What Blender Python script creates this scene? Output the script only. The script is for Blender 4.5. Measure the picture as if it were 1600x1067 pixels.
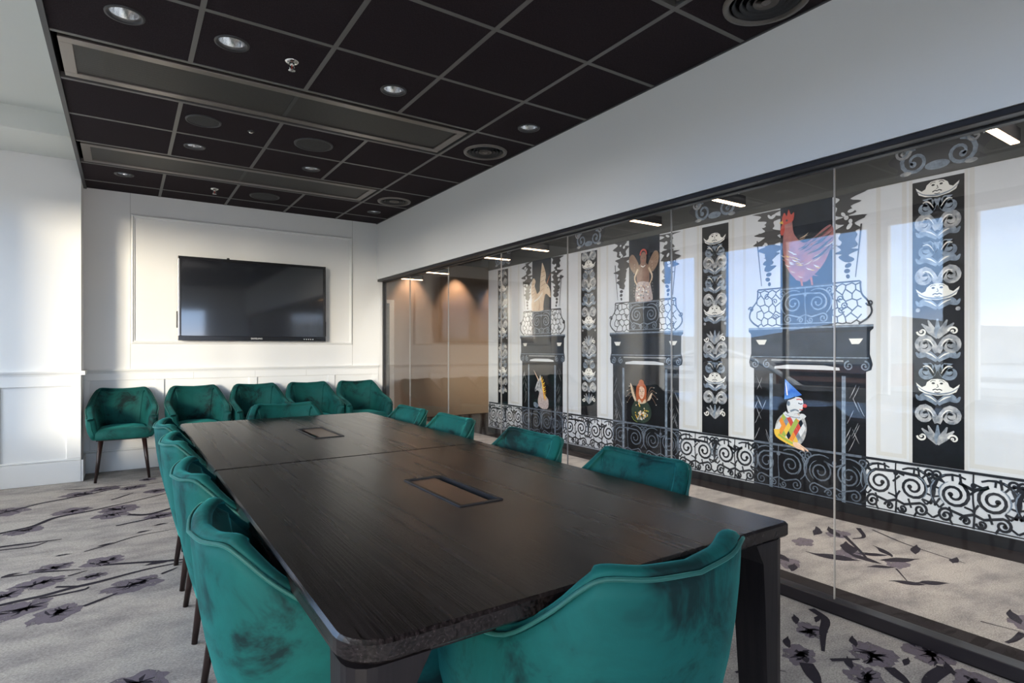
import bpy, bmesh, math, random
import numpy as np
from mathutils import Vector

random.seed(7)
for o in list(bpy.data.objects):
    bpy.data.objects.remove(o)
C = bpy.context.scene.collection
PI = math.pi
sc = bpy.context.scene

# ------------------------------------------------------------------ camera, world, sun, exposure
TH = math.radians(33.79)
cam_d = bpy.data.cameras.new('camera')
cam = bpy.data.objects.new('camera', cam_d)
C.objects.link(cam)
cam.location = (0, 0, 1.2)
cam.rotation_euler = (PI / 2, 0, -TH)
cam_d.sensor_width = 36
cam_d.lens = 904 / 1600 * 36
cam_d.shift_y = 11.5 / 1600
cam_d.clip_start = 0.05
cam_d.clip_end = 3000
sc.camera = cam

SKY = 2.9
w = bpy.data.worlds.new('sky')
sc.world = w
w.use_nodes = True
nt = w.node_tree
nt.nodes.clear()
tc = nt.nodes.new('ShaderNodeTexCoord')
sx = nt.nodes.new('ShaderNodeSeparateXYZ')
rp = nt.nodes.new('ShaderNodeValToRGB')
nz = nt.nodes.new('ShaderNodeTexNoise')
nz.inputs['Scale'].default_value = 3.0
nz.inputs['Detail'].default_value = 4
mp = nt.nodes.new('ShaderNodeMapping')
mp.inputs['Scale'].default_value = (1, 1, 6)
ad = nt.nodes.new('ShaderNodeMath'); ad.operation = 'MULTIPLY_ADD'
ad.inputs[1].default_value = 0.12
nt.links.new(tc.outputs['Generated'], sx.inputs[0])
nt.links.new(tc.outputs['Generated'], mp.inputs[0])
nt.links.new(mp.outputs[0], nz.inputs['Vector'])
nt.links.new(nz.outputs['Fac'], ad.inputs[0])
nt.links.new(sx.outputs['Z'], ad.inputs[2])
nt.links.new(ad.outputs[0], rp.inputs[0])
els = rp.color_ramp.elements
els[0].position = 0.0; els[0].color = (0.90, 0.82, 0.82, 1)
els[1].position = 1.0; els[1].color = (0.95, 0.94, 0.93, 1)
e = els.new(0.075); e.color = (0.84, 0.86, 0.97, 1)
e = els.new(0.13); e.color = (0.46, 0.66, 1.0, 1)
e = els.new(0.24); e.color = (0.42, 0.64, 1.0, 1)
e = els.new(0.48); e.color = (0.90, 0.91, 0.93, 1)
bg = nt.nodes.new('ShaderNodeBackground')
bg.inputs['Strength'].default_value = SKY
wo = nt.nodes.new('ShaderNodeOutputWorld')
mr = nt.nodes.new('ShaderNodeMapRange'); mr.interpolation_type = 'SMOOTHSTEP'      # away from the low sun the sky turns bluer
mr.inputs['From Min'].default_value = 0.25; mr.inputs['From Max'].default_value = 0.6
mr.inputs['To Min'].default_value = 0.0; mr.inputs['To Max'].default_value = 0.85
mxs = nt.nodes.new('ShaderNodeMix'); mxs.data_type = 'RGBA'; mxs.blend_type = 'MULTIPLY'
mxs.inputs[7].default_value = (0.42, 0.68, 1.0, 1)
nt.links.new(sx.outputs['Y'], mr.inputs[0]); nt.links.new(mr.outputs[0], mxs.inputs[0])
nt.links.new(rp.outputs[0], mxs.inputs[6]); nt.links.new(mxs.outputs[2], bg.inputs[0])
nt.links.new(bg.outputs[0], wo.inputs[0])

sun_d = bpy.data.lights.new('evening_sun', 'SUN')
sun_d.energy = 2.5
sun_d.color = (1.0, 0.86, 0.66)
sun_d.angle = math.radians(13)
sun = bpy.data.objects.new('evening_sun', sun_d)
C.objects.link(sun)
sun.rotation_euler = Vector((0.63, 0.77, -0.085)).to_track_quat('-Z', 'Y').to_euler()


def portal(name, loc, rot, sx_, sy_):
    d = bpy.data.lights.new(name, 'AREA')
    d.shape = 'RECTANGLE'
    d.size = sx_; d.size_y = sy_
    d.cycles.is_portal = True
    o = bpy.data.objects.new(name, d)
    C.objects.link(o)
    o.location = loc
    o.rotation_euler = rot
    return o


XL = -1.65          # window wall
WIN = [(-2.35, 1.22), (1.42, 2.26), (2.46, 3.08), (3.20, 5.25), (5.62, 6.40)]
ZS, ZH = 0.5, 2.63
for a, b in WIN:
    portal('window_portal', (XL - 0.08, (a + b) / 2, (ZS + ZH) / 2), (0, -PI / 2, 0), ZH - ZS, b - a)
NW = (-1.1, 1.7)
portal('window_portal', ((NW[0] + NW[1]) / 2, -2.66, (0.5 + 2.2) / 2), (PI / 2, 0, 0), NW[1] - NW[0], 1.7)

sc.view_settings.view_transform = 'Standard'
sc.view_settings.look = 'None'
sc.view_settings.exposure = 1.38
sc.view_settings.gamma = 1.0
sc.view_settings.use_curve_mapping = False
sc.cycles.use_denoising = True
sc.cycles.max_bounces = 10
sc.cycles.diffuse_bounces = 5
sc.cycles.transparent_max_bounces = 16
sc.cycles.sample_clamp_indirect = 6


# ------------------------------------------------------------------ materials
def srgb(r, g, b):
    f = lambda c: (c / 255 / 12.92) if c / 255 <= 0.04045 else ((c / 255 + 0.055) / 1.055) ** 2.4
    return (f(r), f(g), f(b), 1)


def mat(name, col, rough=0.5, metal=0.0, spec=0.5, noise=None, bump=None, sheen=None, emit=None, scale3=None, coat=None):
    """noise=(scale, col2, lo, hi); bump=(scale, strength, distance)"""
    m = bpy.data.materials.new(name)
    m.use_nodes = True
    t = m.node_tree
    p = t.nodes['Principled BSDF']
    c = col if len(col) == 4 else (*col, 1)
    p.inputs['Base Color'].default_value = c
    p.inputs['Roughness'].default_value = rough
    p.inputs['Metallic'].default_value = metal
    p.inputs['Specular IOR Level'].default_value = spec
    vec = None
    if noise or bump:
        tcn = t.nodes.new('ShaderNodeTexCoord')
        mpn = t.nodes.new('ShaderNodeMapping')
        if scale3:
            mpn.inputs['Scale'].default_value = scale3
        t.links.new(tcn.outputs['Object'], mpn.inputs[0])
        vec = mpn.outputs[0]
    if noise:
        n = t.nodes.new('ShaderNodeTexNoise')
        n.inputs['Scale'].default_value = noise[0]
        n.inputs['Detail'].default_value = 6
        n.inputs['Roughness'].default_value = 0.6
        t.links.new(vec, n.inputs['Vector'])
        r = t.nodes.new('ShaderNodeValToRGB')
        r.color_ramp.elements[0].position = noise[2]
        r.color_ramp.elements[1].position = noise[3]
        c2 = noise[1] if len(noise[1]) == 4 else (*noise[1], 1)
        r.color_ramp.elements[0].color = c
        r.color_ramp.elements[1].color = c2
        t.links.new(n.outputs['Fac'], r.inputs[0])
        t.links.new(r.outputs[0], p.inputs['Base Color'])
    if bump:
        n = t.nodes.new('ShaderNodeTexNoise')
        n.inputs['Scale'].default_value = bump[0]
        n.inputs['Detail'].default_value = 4
        t.links.new(vec, n.inputs['Vector'])
        b = t.nodes.new('ShaderNodeBump')
        b.inputs['Strength'].default_value = bump[1]
        b.inputs['Distance'].default_value = bump[2]
        t.links.new(n.outputs['Fac'], b.inputs['Height'])
        t.links.new(b.outputs[0], p.inputs['Normal'])
    if sheen:
        p.inputs['Sheen Weight'].default_value = sheen[0]
        p.inputs['Sheen Roughness'].default_value = sheen[1]
        p.inputs['Sheen Tint'].default_value = sheen[2]
    if coat:
        p.inputs['Coat Weight'].default_value = coat
        p.inputs['Coat Roughness'].default_value = 0.15
    if emit:
        p.inputs['Emission Color'].default_value = emit[0]
        p.inputs['Emission Strength'].default_value = emit[1]
    return m


M = {}
M['wall'] = mat('white_wall_paint', (0.82, 0.815, 0.80), 0.45, bump=(60, 0.03, 0.002))
M['trimw'] = mat('white_trim_paint', (0.83, 0.825, 0.81), 0.35)
M['plaster'] = mat('ceiling_plaster', (0.74, 0.76, 0.72), 0.6)
M['seam'] = mat('panel_seam', (0.45, 0.44, 0.42), 0.6)
M['tile'] = mat('black_felt_tile', (0.019, 0.0135, 0.0165), 0.95, spec=0.15, noise=(240, (0.036, 0.027, 0.031), 0.35, 0.7), bump=(300, 0.3, 0.002), scale3=(1, 0.35, 1))
M['bar'] = mat('grey_grid_metal', srgb(112, 110, 108), 0.45, 0.3)
M['void'] = mat('black_void', (0.004, 0.004, 0.005), 0.9, spec=0.05)
M['alu'] = mat('brushed_grey_metal', srgb(128, 122, 118), 0.33, 0.85)
M['black'] = mat('black_metal', (0.012, 0.012, 0.014), 0.4)
M['blacktrim'] = mat('black_frame_metal', (0.018, 0.016, 0.02), 0.35, 0.2)
M['dgrey'] = mat('dark_grey_metal', (0.045, 0.045, 0.048), 0.45, 0.2)
M['silver'] = mat('silver_reflector', (0.86, 0.87, 0.88), 0.18, 1.0)
M['chrome'] = mat('chrome', (0.8, 0.78, 0.75), 0.15, 1.0)
M['led'] = mat('led_lens', (0.8, 0.8, 0.78), 0.4, emit=((1.0, 0.96, 0.9, 1), 1.2))
M['screen'] = mat('tv_screen_glass', (0.012, 0.014, 0.018), 0.06, spec=1.0, coat=0.6)
M['tvblack'] = mat('tv_gloss_black', (0.008, 0.008, 0.01), 0.25)
M['tvedge'] = mat('tv_silver_edge', (0.45, 0.43, 0.42), 0.3, 0.9)
M['logo'] = mat('logo_silver', (0.85, 0.85, 0.85), 0.4)
M['legwood'] = mat('dark_walnut', srgb(50, 32, 30), 0.35, noise=(30, srgb(30, 19, 18), 0.3, 0.7), scale3=(1, 1, 0.1))
M['lid'] = mat('bronze_lid', srgb(120, 98, 84), 0.28, 0.9, bump=(400, 0.08, 0.0005))
M['rail_border'] = mat('corridor_dark_border', (0.013, 0.010, 0.011), 0.9, spec=0.2, noise=(200, (0.024, 0.019, 0.02), 0.4, 0.65), bump=(350, 0.4, 0.002))
M['brown'] = mat('taupe_wall', srgb(172, 148, 130), 0.55, noise=(40, srgb(164, 140, 122), 0.3, 0.7))
M['stone'] = mat('outdoor_concrete', (0.16, 0.155, 0.15), 0.9)
M['hill'] = mat('hill_haze', (0.28, 0.28, 0.30), 1.0, noise=(0.02, (0.20, 0.21, 0.2), 0.35, 0.65))
M['city'] = mat('city_ground', (0.22, 0.21, 0.20), 1.0, noise=(0.05, (0.12, 0.13, 0.10), 0.4, 0.6))
M['white_b'] = mat('white_building', (0.7, 0.69, 0.68), 0.8)
M['red_b'] = mat('brick_building', (0.22, 0.12, 0.1), 0.8)
M['glassdark'] = mat('dark_window_glass', (0.03, 0.04, 0.05), 0.15)


def glass(name, f0=0.045):
    m = bpy.data.materials.new(name)
    m.use_nodes = True
    t = m.node_tree
    t.nodes.clear()
    lw = t.nodes.new('ShaderNodeLayerWeight'); lw.inputs['Blend'].default_value = 0.5
    pw = t.nodes.new('ShaderNodeMath'); pw.operation = 'POWER'; pw.inputs[1].default_value = 5
    ma = t.nodes.new('ShaderNodeMath'); ma.operation = 'MULTIPLY_ADD'; ma.inputs[1].default_value = 1 - f0; ma.inputs[2].default_value = f0
    tr = t.nodes.new('ShaderNodeBsdfTransparent'); tr.inputs[0].default_value = (0.965, 0.975, 0.97, 1)
    gl = t.nodes.new('ShaderNodeBsdfGlossy'); gl.inputs['Roughness'].default_value = 0.0
    mx = t.nodes.new('ShaderNodeMixShader')
    ou = t.nodes.new('ShaderNodeOutputMaterial')
    t.links.new(lw.outputs['Facing'], pw.inputs[0])
    t.links.new(pw.outputs[0], ma.inputs[0])
    t.links.new(ma.outputs[0], mx.inputs[0])
    t.links.new(tr.outputs[0], mx.inputs[1])
    t.links.new(gl.outputs[0], mx.inputs[2])
    t.links.new(mx.outputs[0], ou.inputs[0])
    return m


M['glass'] = glass('clear_partition_glass', 0.046)
M['wglass'] = glass('window_glass', 0.04)
M['joint'] = mat('clear_joint_strip', (0.38, 0.36, 0.35), 0.2, spec=0.8)


def velvet(name, dark, light):
    m = bpy.data.materials.new(name)
    m.use_nodes = True
    t = m.node_tree
    p = t.nodes['Principled BSDF']
    tcn = t.nodes.new('ShaderNodeTexCoord')
    oi = t.nodes.new('ShaderNodeObjectInfo')
    va = t.nodes.new('ShaderNodeVectorMath'); va.operation = 'MULTIPLY_ADD'
    va.inputs[1].default_value = (1, 1, 1)
    sc_ = t.nodes.new('ShaderNodeVectorMath'); sc_.operation = 'SCALE'
    cmb = t.nodes.new('ShaderNodeCombineXYZ')
    for k in range(3):
        t.links.new(oi.outputs['Random'], cmb.inputs[k])
    t.links.new(cmb.outputs[0], sc_.inputs[0]); sc_.inputs['Scale'].default_value = 17
    t.links.new(tcn.outputs['Object'], va.inputs[0]); t.links.new(sc_.outputs[0], va.inputs[2])
    n1 = t.nodes.new('ShaderNodeTexNoise')
    n1.inputs['Scale'].default_value = 5.0; n1.inputs['Detail'].default_value = 5
    n1.inputs['Roughness'].default_value = 0.68; n1.inputs['Distortion'].default_value = 0.5
    t.links.new(va.outputs[0], n1.inputs['Vector'])
    r = t.nodes.new('ShaderNodeValToRGB')
    r.color_ramp.elements[0].position = 0.36; r.color_ramp.elements[0].color = (*dark, 1)
    r.color_ramp.elements[1].position = 0.66; r.color_ramp.elements[1].color = (*light, 1)
    e = r.color_ramp.elements.new(0.48); e.color = tuple(0.25 * a + 0.75 * b for a, b in zip(dark, light)) + (1,)
    t.links.new(n1.outputs['Fac'], r.inputs[0])
    t.links.new(r.outputs[0], p.inputs['Base Color'])
    n2 = t.nodes.new('ShaderNodeTexNoise'); n2.inputs['Scale'].default_value = 500; n2.inputs['Detail'].default_value = 2
    t.links.new(tcn.outputs['Object'], n2.inputs['Vector'])
    b = t.nodes.new('ShaderNodeBump'); b.inputs['Strength'].default_value = 0.12; b.inputs['Distance'].default_value = 0.001
    t.links.new(n2.outputs['Fac'], b.inputs['Height'])
    b2 = t.nodes.new('ShaderNodeBump'); b2.inputs['Strength'].default_value = 0.25; b2.inputs['Distance'].default_value = 0.006
    t.links.new(n1.outputs['Fac'], b2.inputs['Height'])
    t.links.new(b.outputs[0], b2.inputs['Normal'])
    t.links.new(b2.outputs[0], p.inputs['Normal'])
    p.inputs['Roughness'].default_value = 0.75
    p.inputs['Specular IOR Level'].default_value = 0.2
    p.inputs['Sheen Weight'].default_value = 0.30
    p.inputs['Sheen Roughness'].default_value = 0.35
    p.inputs['Sheen Tint'].default_value = (0.05, 0.58, 0.55, 1)
    return m


M['velvet'] = velvet('green_velvet', (0.0006, 0.011, 0.012), (0.0022, 0.068, 0.064))
M['piping'] = mat('green_velvet_piping', (0.003, 0.06, 0.052), 0.7, sheen=(0.35, 0.3, (0.2, 0.8, 0.7, 1)))


def wood_top(name):
    m = bpy.data.materials.new(name)
    m.use_nodes = True
    t = m.node_tree
    p = t.nodes['Principled BSDF']
    tcn = t.nodes.new('ShaderNodeTexCoord')
    mp1 = t.nodes.new('ShaderNodeMapping'); mp1.inputs['Scale'].default_value = (1, 0.022, 1)
    t.links.new(tcn.outputs['Object'], mp1.inputs[0])
    n = t.nodes.new('ShaderNodeTexNoise'); n.inputs['Scale'].default_value = 190; n.inputs['Detail'].default_value = 2.5; n.inputs['Roughness'].default_value = 0.6
    t.links.new(mp1.outputs[0], n.inputs['Vector'])
    n3 = t.nodes.new('ShaderNodeTexNoise'); n3.inputs['Scale'].default_value = 22; n3.inputs['Detail'].default_value = 3
    t.links.new(mp1.outputs[0], n3.inputs['Vector'])
    r = t.nodes.new('ShaderNodeValToRGB')
    r.color_ramp.elements[0].position = 0.36; r.color_ramp.elements[0].color = (0.0015, 0.0012, 0.0013, 1)
    r.color_ramp.elements[1].position = 0.66; r.color_ramp.elements[1].color = (0.016, 0.0122, 0.013, 1)
    t.links.new(n.outputs['Fac'], r.inputs[0])
    t.links.new(r.outputs[0], p.inputs['Base Color'])
    b = t.nodes.new('ShaderNodeBump'); b.inputs['Strength'].default_value = 0.35; b.inputs['Distance'].default_value = 0.0012
    t.links.new(n.outputs['Fac'], b.inputs['Height'])
    t.links.new(b.outputs[0], p.inputs['Normal'])
    rr = t.nodes.new('ShaderNodeMapRange'); rr.inputs['To Min'].default_value = 0.24; rr.inputs['To Max'].default_value = 0.30
    t.links.new(n3.outputs['Fac'], rr.inputs[0])
    t.links.new(rr.outputs[0], p.inputs['Roughness'])
    p.inputs['Specular IOR Level'].default_value = 0.42
    return m


M['top'] = wood_top('dark_oak_grain')
M['tleg'] = mat('dark_oak_leg', (0.005, 0.004, 0.005), 0.42, spec=0.3, noise=(90, (0.010, 0.008, 0.009), 0.35, 0.65), scale3=(1, 1, 0.05), bump=(160, 0.3, 0.001))


def carpet(name, c1, c2, c3):
    m = bpy.data.materials.new(name)
    m.use_nodes = True
    t = m.node_tree
    p = t.nodes['Principled BSDF']
    tcn = t.nodes.new('ShaderNodeTexCoord')
    mp1 = t.nodes.new('ShaderNodeMapping'); mp1.inputs['Scale'].default_value = (1, 1.9, 1); mp1.inputs['Rotation'].default_value = (0, 0, 0.5)
    t.links.new(tcn.outputs['Object'], mp1.inputs[0])
    n1 = t.nodes.new('ShaderNodeTexNoise'); n1.inputs['Scale'].default_value = 95; n1.inputs['Detail'].default_value = 5; n1.inputs['Roughness'].default_value = 0.75
    n2 = t.nodes.new('ShaderNodeTexNoise'); n2.inputs['Scale'].default_value = 3.2; n2.inputs['Detail'].default_value = 6; n2.inputs['Roughness'].default_value = 0.65
    for n in (n1, n2):
        t.links.new(mp1.outputs[0], n.inputs['Vector'])
    r1 = t.nodes.new('ShaderNodeValToRGB')
    r1.color_ramp.elements[0].position = 0.32; r1.color_ramp.elements[0].color = (*c1, 1)
    r1.color_ramp.elements[1].position = 0.66; r1.color_ramp.elements[1].color = (*c2, 1)
    t.links.new(n1.outputs['Fac'], r1.inputs[0])
    r2 = t.nodes.new('ShaderNodeValToRGB')
    r2.color_ramp.elements[0].position = 0.35; r2.color_ramp.elements[0].color = (*c3, 1)
    r2.color_ramp.elements[1].position = 0.58; r2.color_ramp.elements[1].color = (1, 1, 1, 1)
    t.links.new(n2.outputs['Fac'], r2.inputs[0])
    mx = t.nodes.new('ShaderNodeMix'); mx.data_type = 'RGBA'; mx.blend_type = 'MULTIPLY'; mx.inputs[0].default_value = 1
    t.links.new(r1.outputs[0], mx.inputs[6]); t.links.new(r2.outputs[0], mx.inputs[7])
    t.links.new(mx.outputs[2], p.inputs['Base Color'])
    b = t.nodes.new('ShaderNodeBump'); b.inputs['Strength'].default_value = 0.5; b.inputs['Distance'].default_value = 0.004
    t.links.new(n1.outputs['Fac'], b.inputs['Height']); t.links.new(b.outputs[0], p.inputs['Normal'])
    p.inputs['Roughness'].default_value = 0.95
    p.inputs['Specular IOR Level'].default_value = 0.1
    return m


M['carpet'] = carpet('beige_grey_carpet', (0.20, 0.185, 0.18), (0.50, 0.475, 0.45), (0.62, 0.62, 0.66))


def fibre(name, col, keep):
    """printed dye on carpet: a coloured fibre layer that lets tufts of the ground show through"""
    m = bpy.data.materials.new(name)
    m.use_nodes = True
    t = m.node_tree
    p = t.nodes['Principled BSDF']
    p.inputs['Base Color'].default_value = (*col, 1)
    p.inputs['Roughness'].default_value = 0.95
    p.inputs['Specular IOR Level'].default_value = 0.1
    tcn = t.nodes.new('ShaderNodeTexCoord')
    n = t.nodes.new('ShaderNodeTexNoise'); n.inputs['Scale'].default_value = 26; n.inputs['Detail'].default_value = 8; n.inputs['Roughness'].default_value = 0.8
    t.links.new(tcn.outputs['Object'], n.inputs['Vector'])
    r = t.nodes.new('ShaderNodeMapRange'); r.inputs['From Min'].default_value = keep - 0.06; r.inputs['From Max'].default_value = keep + 0.06
    t.links.new(n.outputs['Fac'], r.inputs[0])
    t.links.new(r.outputs[0], p.inputs['Alpha'])
    return m


M['dye_grey'] = fibre('carpet_dye_mauve', (0.135, 0.118, 0.145), 0.42)
M['dye_dark'] = fibre('carpet_dye_black', (0.026, 0.023, 0.032), 0.36)

# paint for the mural
M['p_white'] = mat('mural_white', (0.63, 0.65, 0.69), 0.45, noise=(5, (0.57, 0.60, 0.65), 0.3, 0.7))
M['p_pale'] = mat('mural_pale_grey', (0.56, 0.56, 0.56), 0.5)
M['p_black'] = mat('mural_black', (0.006, 0.006, 0.008), 0.5, spec=0.2, noise=(6, (0.012, 0.013, 0.018), 0.4, 0.7))
M['p_ink'] = mat('mural_ink', (0.012, 0.014, 0.02), 0.4)
M['p_navy_sky'] = mat('mural_navy_sky_tint', (0.007, 0.012, 0.022), 0.5, spec=0.2, noise=(8, (0.018, 0.03, 0.05), 0.45, 0.75))  # navy paint; its blue also puts reflected sky into the dark openings
M['p_dim'] = mat('mural_dim_blue', (0.075, 0.095, 0.13), 0.45, noise=(25, (0.14, 0.17, 0.22), 0.4, 0.65))
M['p_steel'] = mat('mural_steel_blue', (0.24, 0.30, 0.38), 0.45, noise=(25, (0.10, 0.13, 0.18), 0.35, 0.65))
M['p_grey'] = mat('mural_mid_grey', (0.46, 0.46, 0.47), 0.45, noise=(18, (0.15, 0.17, 0.20), 0.38, 0.62))
M['p_light'] = mat('mural_highlight', (0.74, 0.73, 0.70), 0.45)
M['p_olive'] = mat('mural_top_dark', (0.035, 0.037, 0.036), 0.5)
M['p_skin'] = mat('mural_skin', (0.66, 0.42, 0.30), 0.5, noise=(20, (0.80, 0.58, 0.44), 0.35, 0.65))
M['p_cream'] = mat('mural_cream', (0.58, 0.42, 0.28), 0.5, noise=(14, (0.66, 0.54, 0.42), 0.35, 0.65))
M['p_dress'] = mat('mural_dark_green', (0.012, 0.028, 0.02), 0.5, noise=(30, (0.03, 0.05, 0.03), 0.4, 0.65))
M['p_tan'] = mat('mural_tan', (0.30, 0.19, 0.12), 0.5, noise=(14, (0.22, 0.13, 0.09), 0.35, 0.65))
M['p_red'] = mat('mural_red', (0.50, 0.05, 0.035), 0.5)
M['p_rust'] = mat('mural_rust', (0.34, 0.06, 0.02), 0.5, noise=(25, (0.48, 0.13, 0.04), 0.35, 0.65))
M['p_yellow'] = mat('mural_yellow', (0.72, 0.47, 0.06), 0.5)
M['p_orange'] = mat('mural_orange', (0.70, 0.25, 0.03), 0.5)
M['p_green'] = mat('mural_green', (0.30, 0.40, 0.07), 0.5)
M['p_blue'] = mat('mural_blue', (0.03, 0.13, 0.55), 0.5, noise=(12, (0.12, 0.32, 0.75), 0.4, 0.7))
M['p_rose'] = mat('mural_rose', (0.46, 0.17, 0.15), 0.5, noise=(9, (0.24, 0.09, 0.12), 0.35, 0.65))
M['p_brown'] = mat('mural_brown', (0.16, 0.075, 0.05), 0.5, noise=(20, (0.26, 0.14, 0.10), 0.35, 0.65))
M['p_lilac'] = mat('mural_lilac_grey', (0.36, 0.29, 0.30), 0.5, noise=(60, (0.52, 0.44, 0.42), 0.4, 0.6))


# ------------------------------------------------------------------ mesh helpers
class MB:
    def __init__(self):
        self.v = []; self.f = []; self.smooth = []

    def add(self, vs, fs, smooth=False):
        n = len(self.v)
        self.v += [tuple(map(float, p)) for p in vs]
        self.f += [[i + n for i in f] for f in fs]
        self.smooth += [smooth] * len(fs)
        return self

    def box(self, x0, x1, y0, y1, z0, z1):
        return self.add([(x0, y0, z0), (x1, y0, z0), (x1, y1, z0), (x0, y1, z0), (x0, y0, z1), (x1, y0, z1), (x1, y1, z1), (x0, y1, z1)],
                        [(0, 3, 2, 1), (4, 5, 6, 7), (0, 1, 5, 4), (1, 2, 6, 5), (2, 3, 7, 6), (3, 0, 4, 7)])

    def bbox(self, x0, x1, y0, y1, z0, z1, b=0.003):
        """box with chamfered edges"""
        bm = bmesh.new()
        bmesh.ops.create_cube(bm, size=1)
        for v in bm.verts:
            v.co = ((x0 + x1) / 2 + v.co.x * (x1 - x0), (y0 + y1) / 2 + v.co.y * (y1 - y0), (z0 + z1) / 2 + v.co.z * (z1 - z0))
        bmesh.ops.bevel(bm, geom=bm.edges[:], offset=b, segments=2, affect='EDGES', profile=0.5)
        vs = [v.co[:] for v in bm.verts]
        bm.verts.index_update()
        fs = [[v.index for v in f.verts] for f in bm.faces]
        bm.free()
        return self.add(vs, fs)

    def prism(self, poly, z0, z1, axis='z'):
        """polygon (a,b) extruded; axis z: (a,b,z); y: (a,y,b); x: (x,a,b)"""
        n = len(poly)
        def pt(a, b, h):
            return (a, b, h) if axis == 'z' else ((a, h, b) if axis == 'y' else (h, a, b))
        vs = [pt(a, b, z0) for a, b in poly] + [pt(a, b, z1) for a, b in poly]
        fs = [list(range(n))[::-1], list(range(n, 2 * n))] + [(i, (i + 1) % n, n + (i + 1) % n, n + i) for i in range(n)]
        return self.add(vs, fs)

    def lathe(self, prof, segs=24, c=(0, 0, 0), smooth=True):
        vs = []; fs = []
        for r, z in prof:
            for k in range(segs):
                a = 2 * PI * k / segs
                vs.append((c[0] + r * math.cos(a), c[1] + r * math.sin(a), c[2] + z))
        for i in range(len(prof) - 1):
            for k in range(segs):
                k2 = (k + 1) % segs
                fs.append((i * segs + k, i * segs + k2, (i + 1) * segs + k2, (i + 1) * segs + k))
        return self.add(vs, fs, smooth)

    def tube(self, pts, r0, r1=None, segs=8, cap=True):
        if r1 is None: r1 = r0
        P = [Vector(p) for p in pts]
        n = len(P); vs = []; fs = []
        for i, p in enumerate(P):
            d = (P[min(i + 1, n - 1)] - P[max(i - 1, 0)]).normalized()
            up = Vector((0, 0, 1)) if abs(d.z) < 0.95 else Vector((1, 0, 0))
            a = d.cross(up).normalized(); b = a.cross(d)
            r = r0 + (r1 - r0) * i / (n - 1)
            for k in range(segs):
                t = 2 * PI * k / segs
                vs.append(p + a * (r * math.cos(t)) + b * (r * math.sin(t)))
        for i in range(n - 1):
            for k in range(segs):
                k2 = (k + 1) % segs
                fs.append((i * segs + k, i * segs + k2, (i + 1) * segs + k2, (i + 1) * segs + k))
        self.add(vs, fs, True)
        if cap:
            self.add(vs[:segs], [list(range(segs))[::-1]]); self.add(vs[-segs:], [list(range(segs))])
        return self

    def mesh(self, name, m):
        me = bpy.data.meshes.new(name)
        me.from_pydata(self.v, [], self.f)
        me.polygons.foreach_set('use_smooth', self.smooth)
        bm = bmesh.new(); bm.from_mesh(me)
        bmesh.ops.remove_doubles(bm, verts=bm.verts, dist=1e-6)
        bmesh.ops.recalc_face_normals(bm, faces=bm.faces)
        bm.to_mesh(me); bm.free()
        me.materials.append(m)
        return me

    def build(self, name, m, parent=None, loc=None):
        o = bpy.data.objects.new(name, self.mesh(name, m))
        C.objects.link(o)
        if parent: o.parent = parent
        if loc: o.location = loc
        return o


def link(name, me, parent=None, loc=(0, 0, 0), rz=0):
    o = bpy.data.objects.new(name, me)
    C.objects.link(o); o.location = loc; o.rotation_euler = (0, 0, rz)
    if parent: o.parent = parent
    return o


def tag(o, label=None, cat=None, group=None, kind=None):
    if label: o['label'] = label
    if cat: o['category'] = cat
    if group: o['group'] = group
    if kind: o['kind'] = kind
    return o


def thing(name, label, cat, loc=(0, 0, 0), rz=0, group=None):
    o = bpy.data.objects.new(name, None)
    o.empty_display_size = 0.1
    C.objects.link(o); o.location = loc; o.rotation_euler = (0, 0, rz)
    return tag(o, label, cat, group)


def struct(o):
    o['kind'] = 'structure'
    return o


def copy_tree(root, loc, rz, label, group=None):
    r = root.copy(); C.objects.link(r); r.location = loc; r.rotation_euler = (0, 0, rz)
    r['label'] = label
    if group: r['group'] = group
    for ch in list(root.children):
        c = ch.copy(); C.objects.link(c); c.parent = r
        for g in list(ch.children):
            d = g.copy(); C.objects.link(d); d.parent = c
    return r


def spline(pts, n):
    """Catmull-Rom through points of any dimension -> n samples per span"""
    P = [np.array(p, float) for p in pts]
    P = [2 * P[0] - P[1]] + P + [2 * P[-1] - P[-2]]
    out = []
    for i in range(1, len(P) - 2):
        for k in range(n):
            t = k / n
            a, b, c, d = P[i - 1], P[i], P[i + 1], P[i + 2]
            out.append(0.5 * (2 * b + (c - a) * t + (2 * a - 5 * b + 4 * c - d) * t * t + (3 * b - a - 3 * c + d) * t ** 3))
    out.append(P[-2])
    return out


# ================================================================== THE ROOM
CZ = 2.755
YB = 6.92
XR = 2.61          # bulkhead face
XG = 2.70          # glass
XE = -0.33         # edge of the black ceiling
YN = -2.6
XM = 4.40          # painted wall
YE = 9.3

floor = struct(MB().box(XL, 2.66, YN, YB, -0.05, 0).build('floor', M['carpet']))
floor_c = struct(MB().box(2.97, 4.17, YN, YE, -0.05, 0).build('floor_corridor', M['carpet']))
fb = MB().box(2.66, 2.97, YN, YE, -0.05, 0).build('trim_1', M['rail_border']); struct(fb)
fb = MB().box(4.17, 8.0, YN, YE, -0.05, 0).build('trim_2', M['rail_border']); struct(fb)

# --- back wall with wainscot
wb = struct(MB().box(-1.9, 2.72, YB, YB + 0.12, 0, 3.3).build('wall_back', M['wall']))


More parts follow.
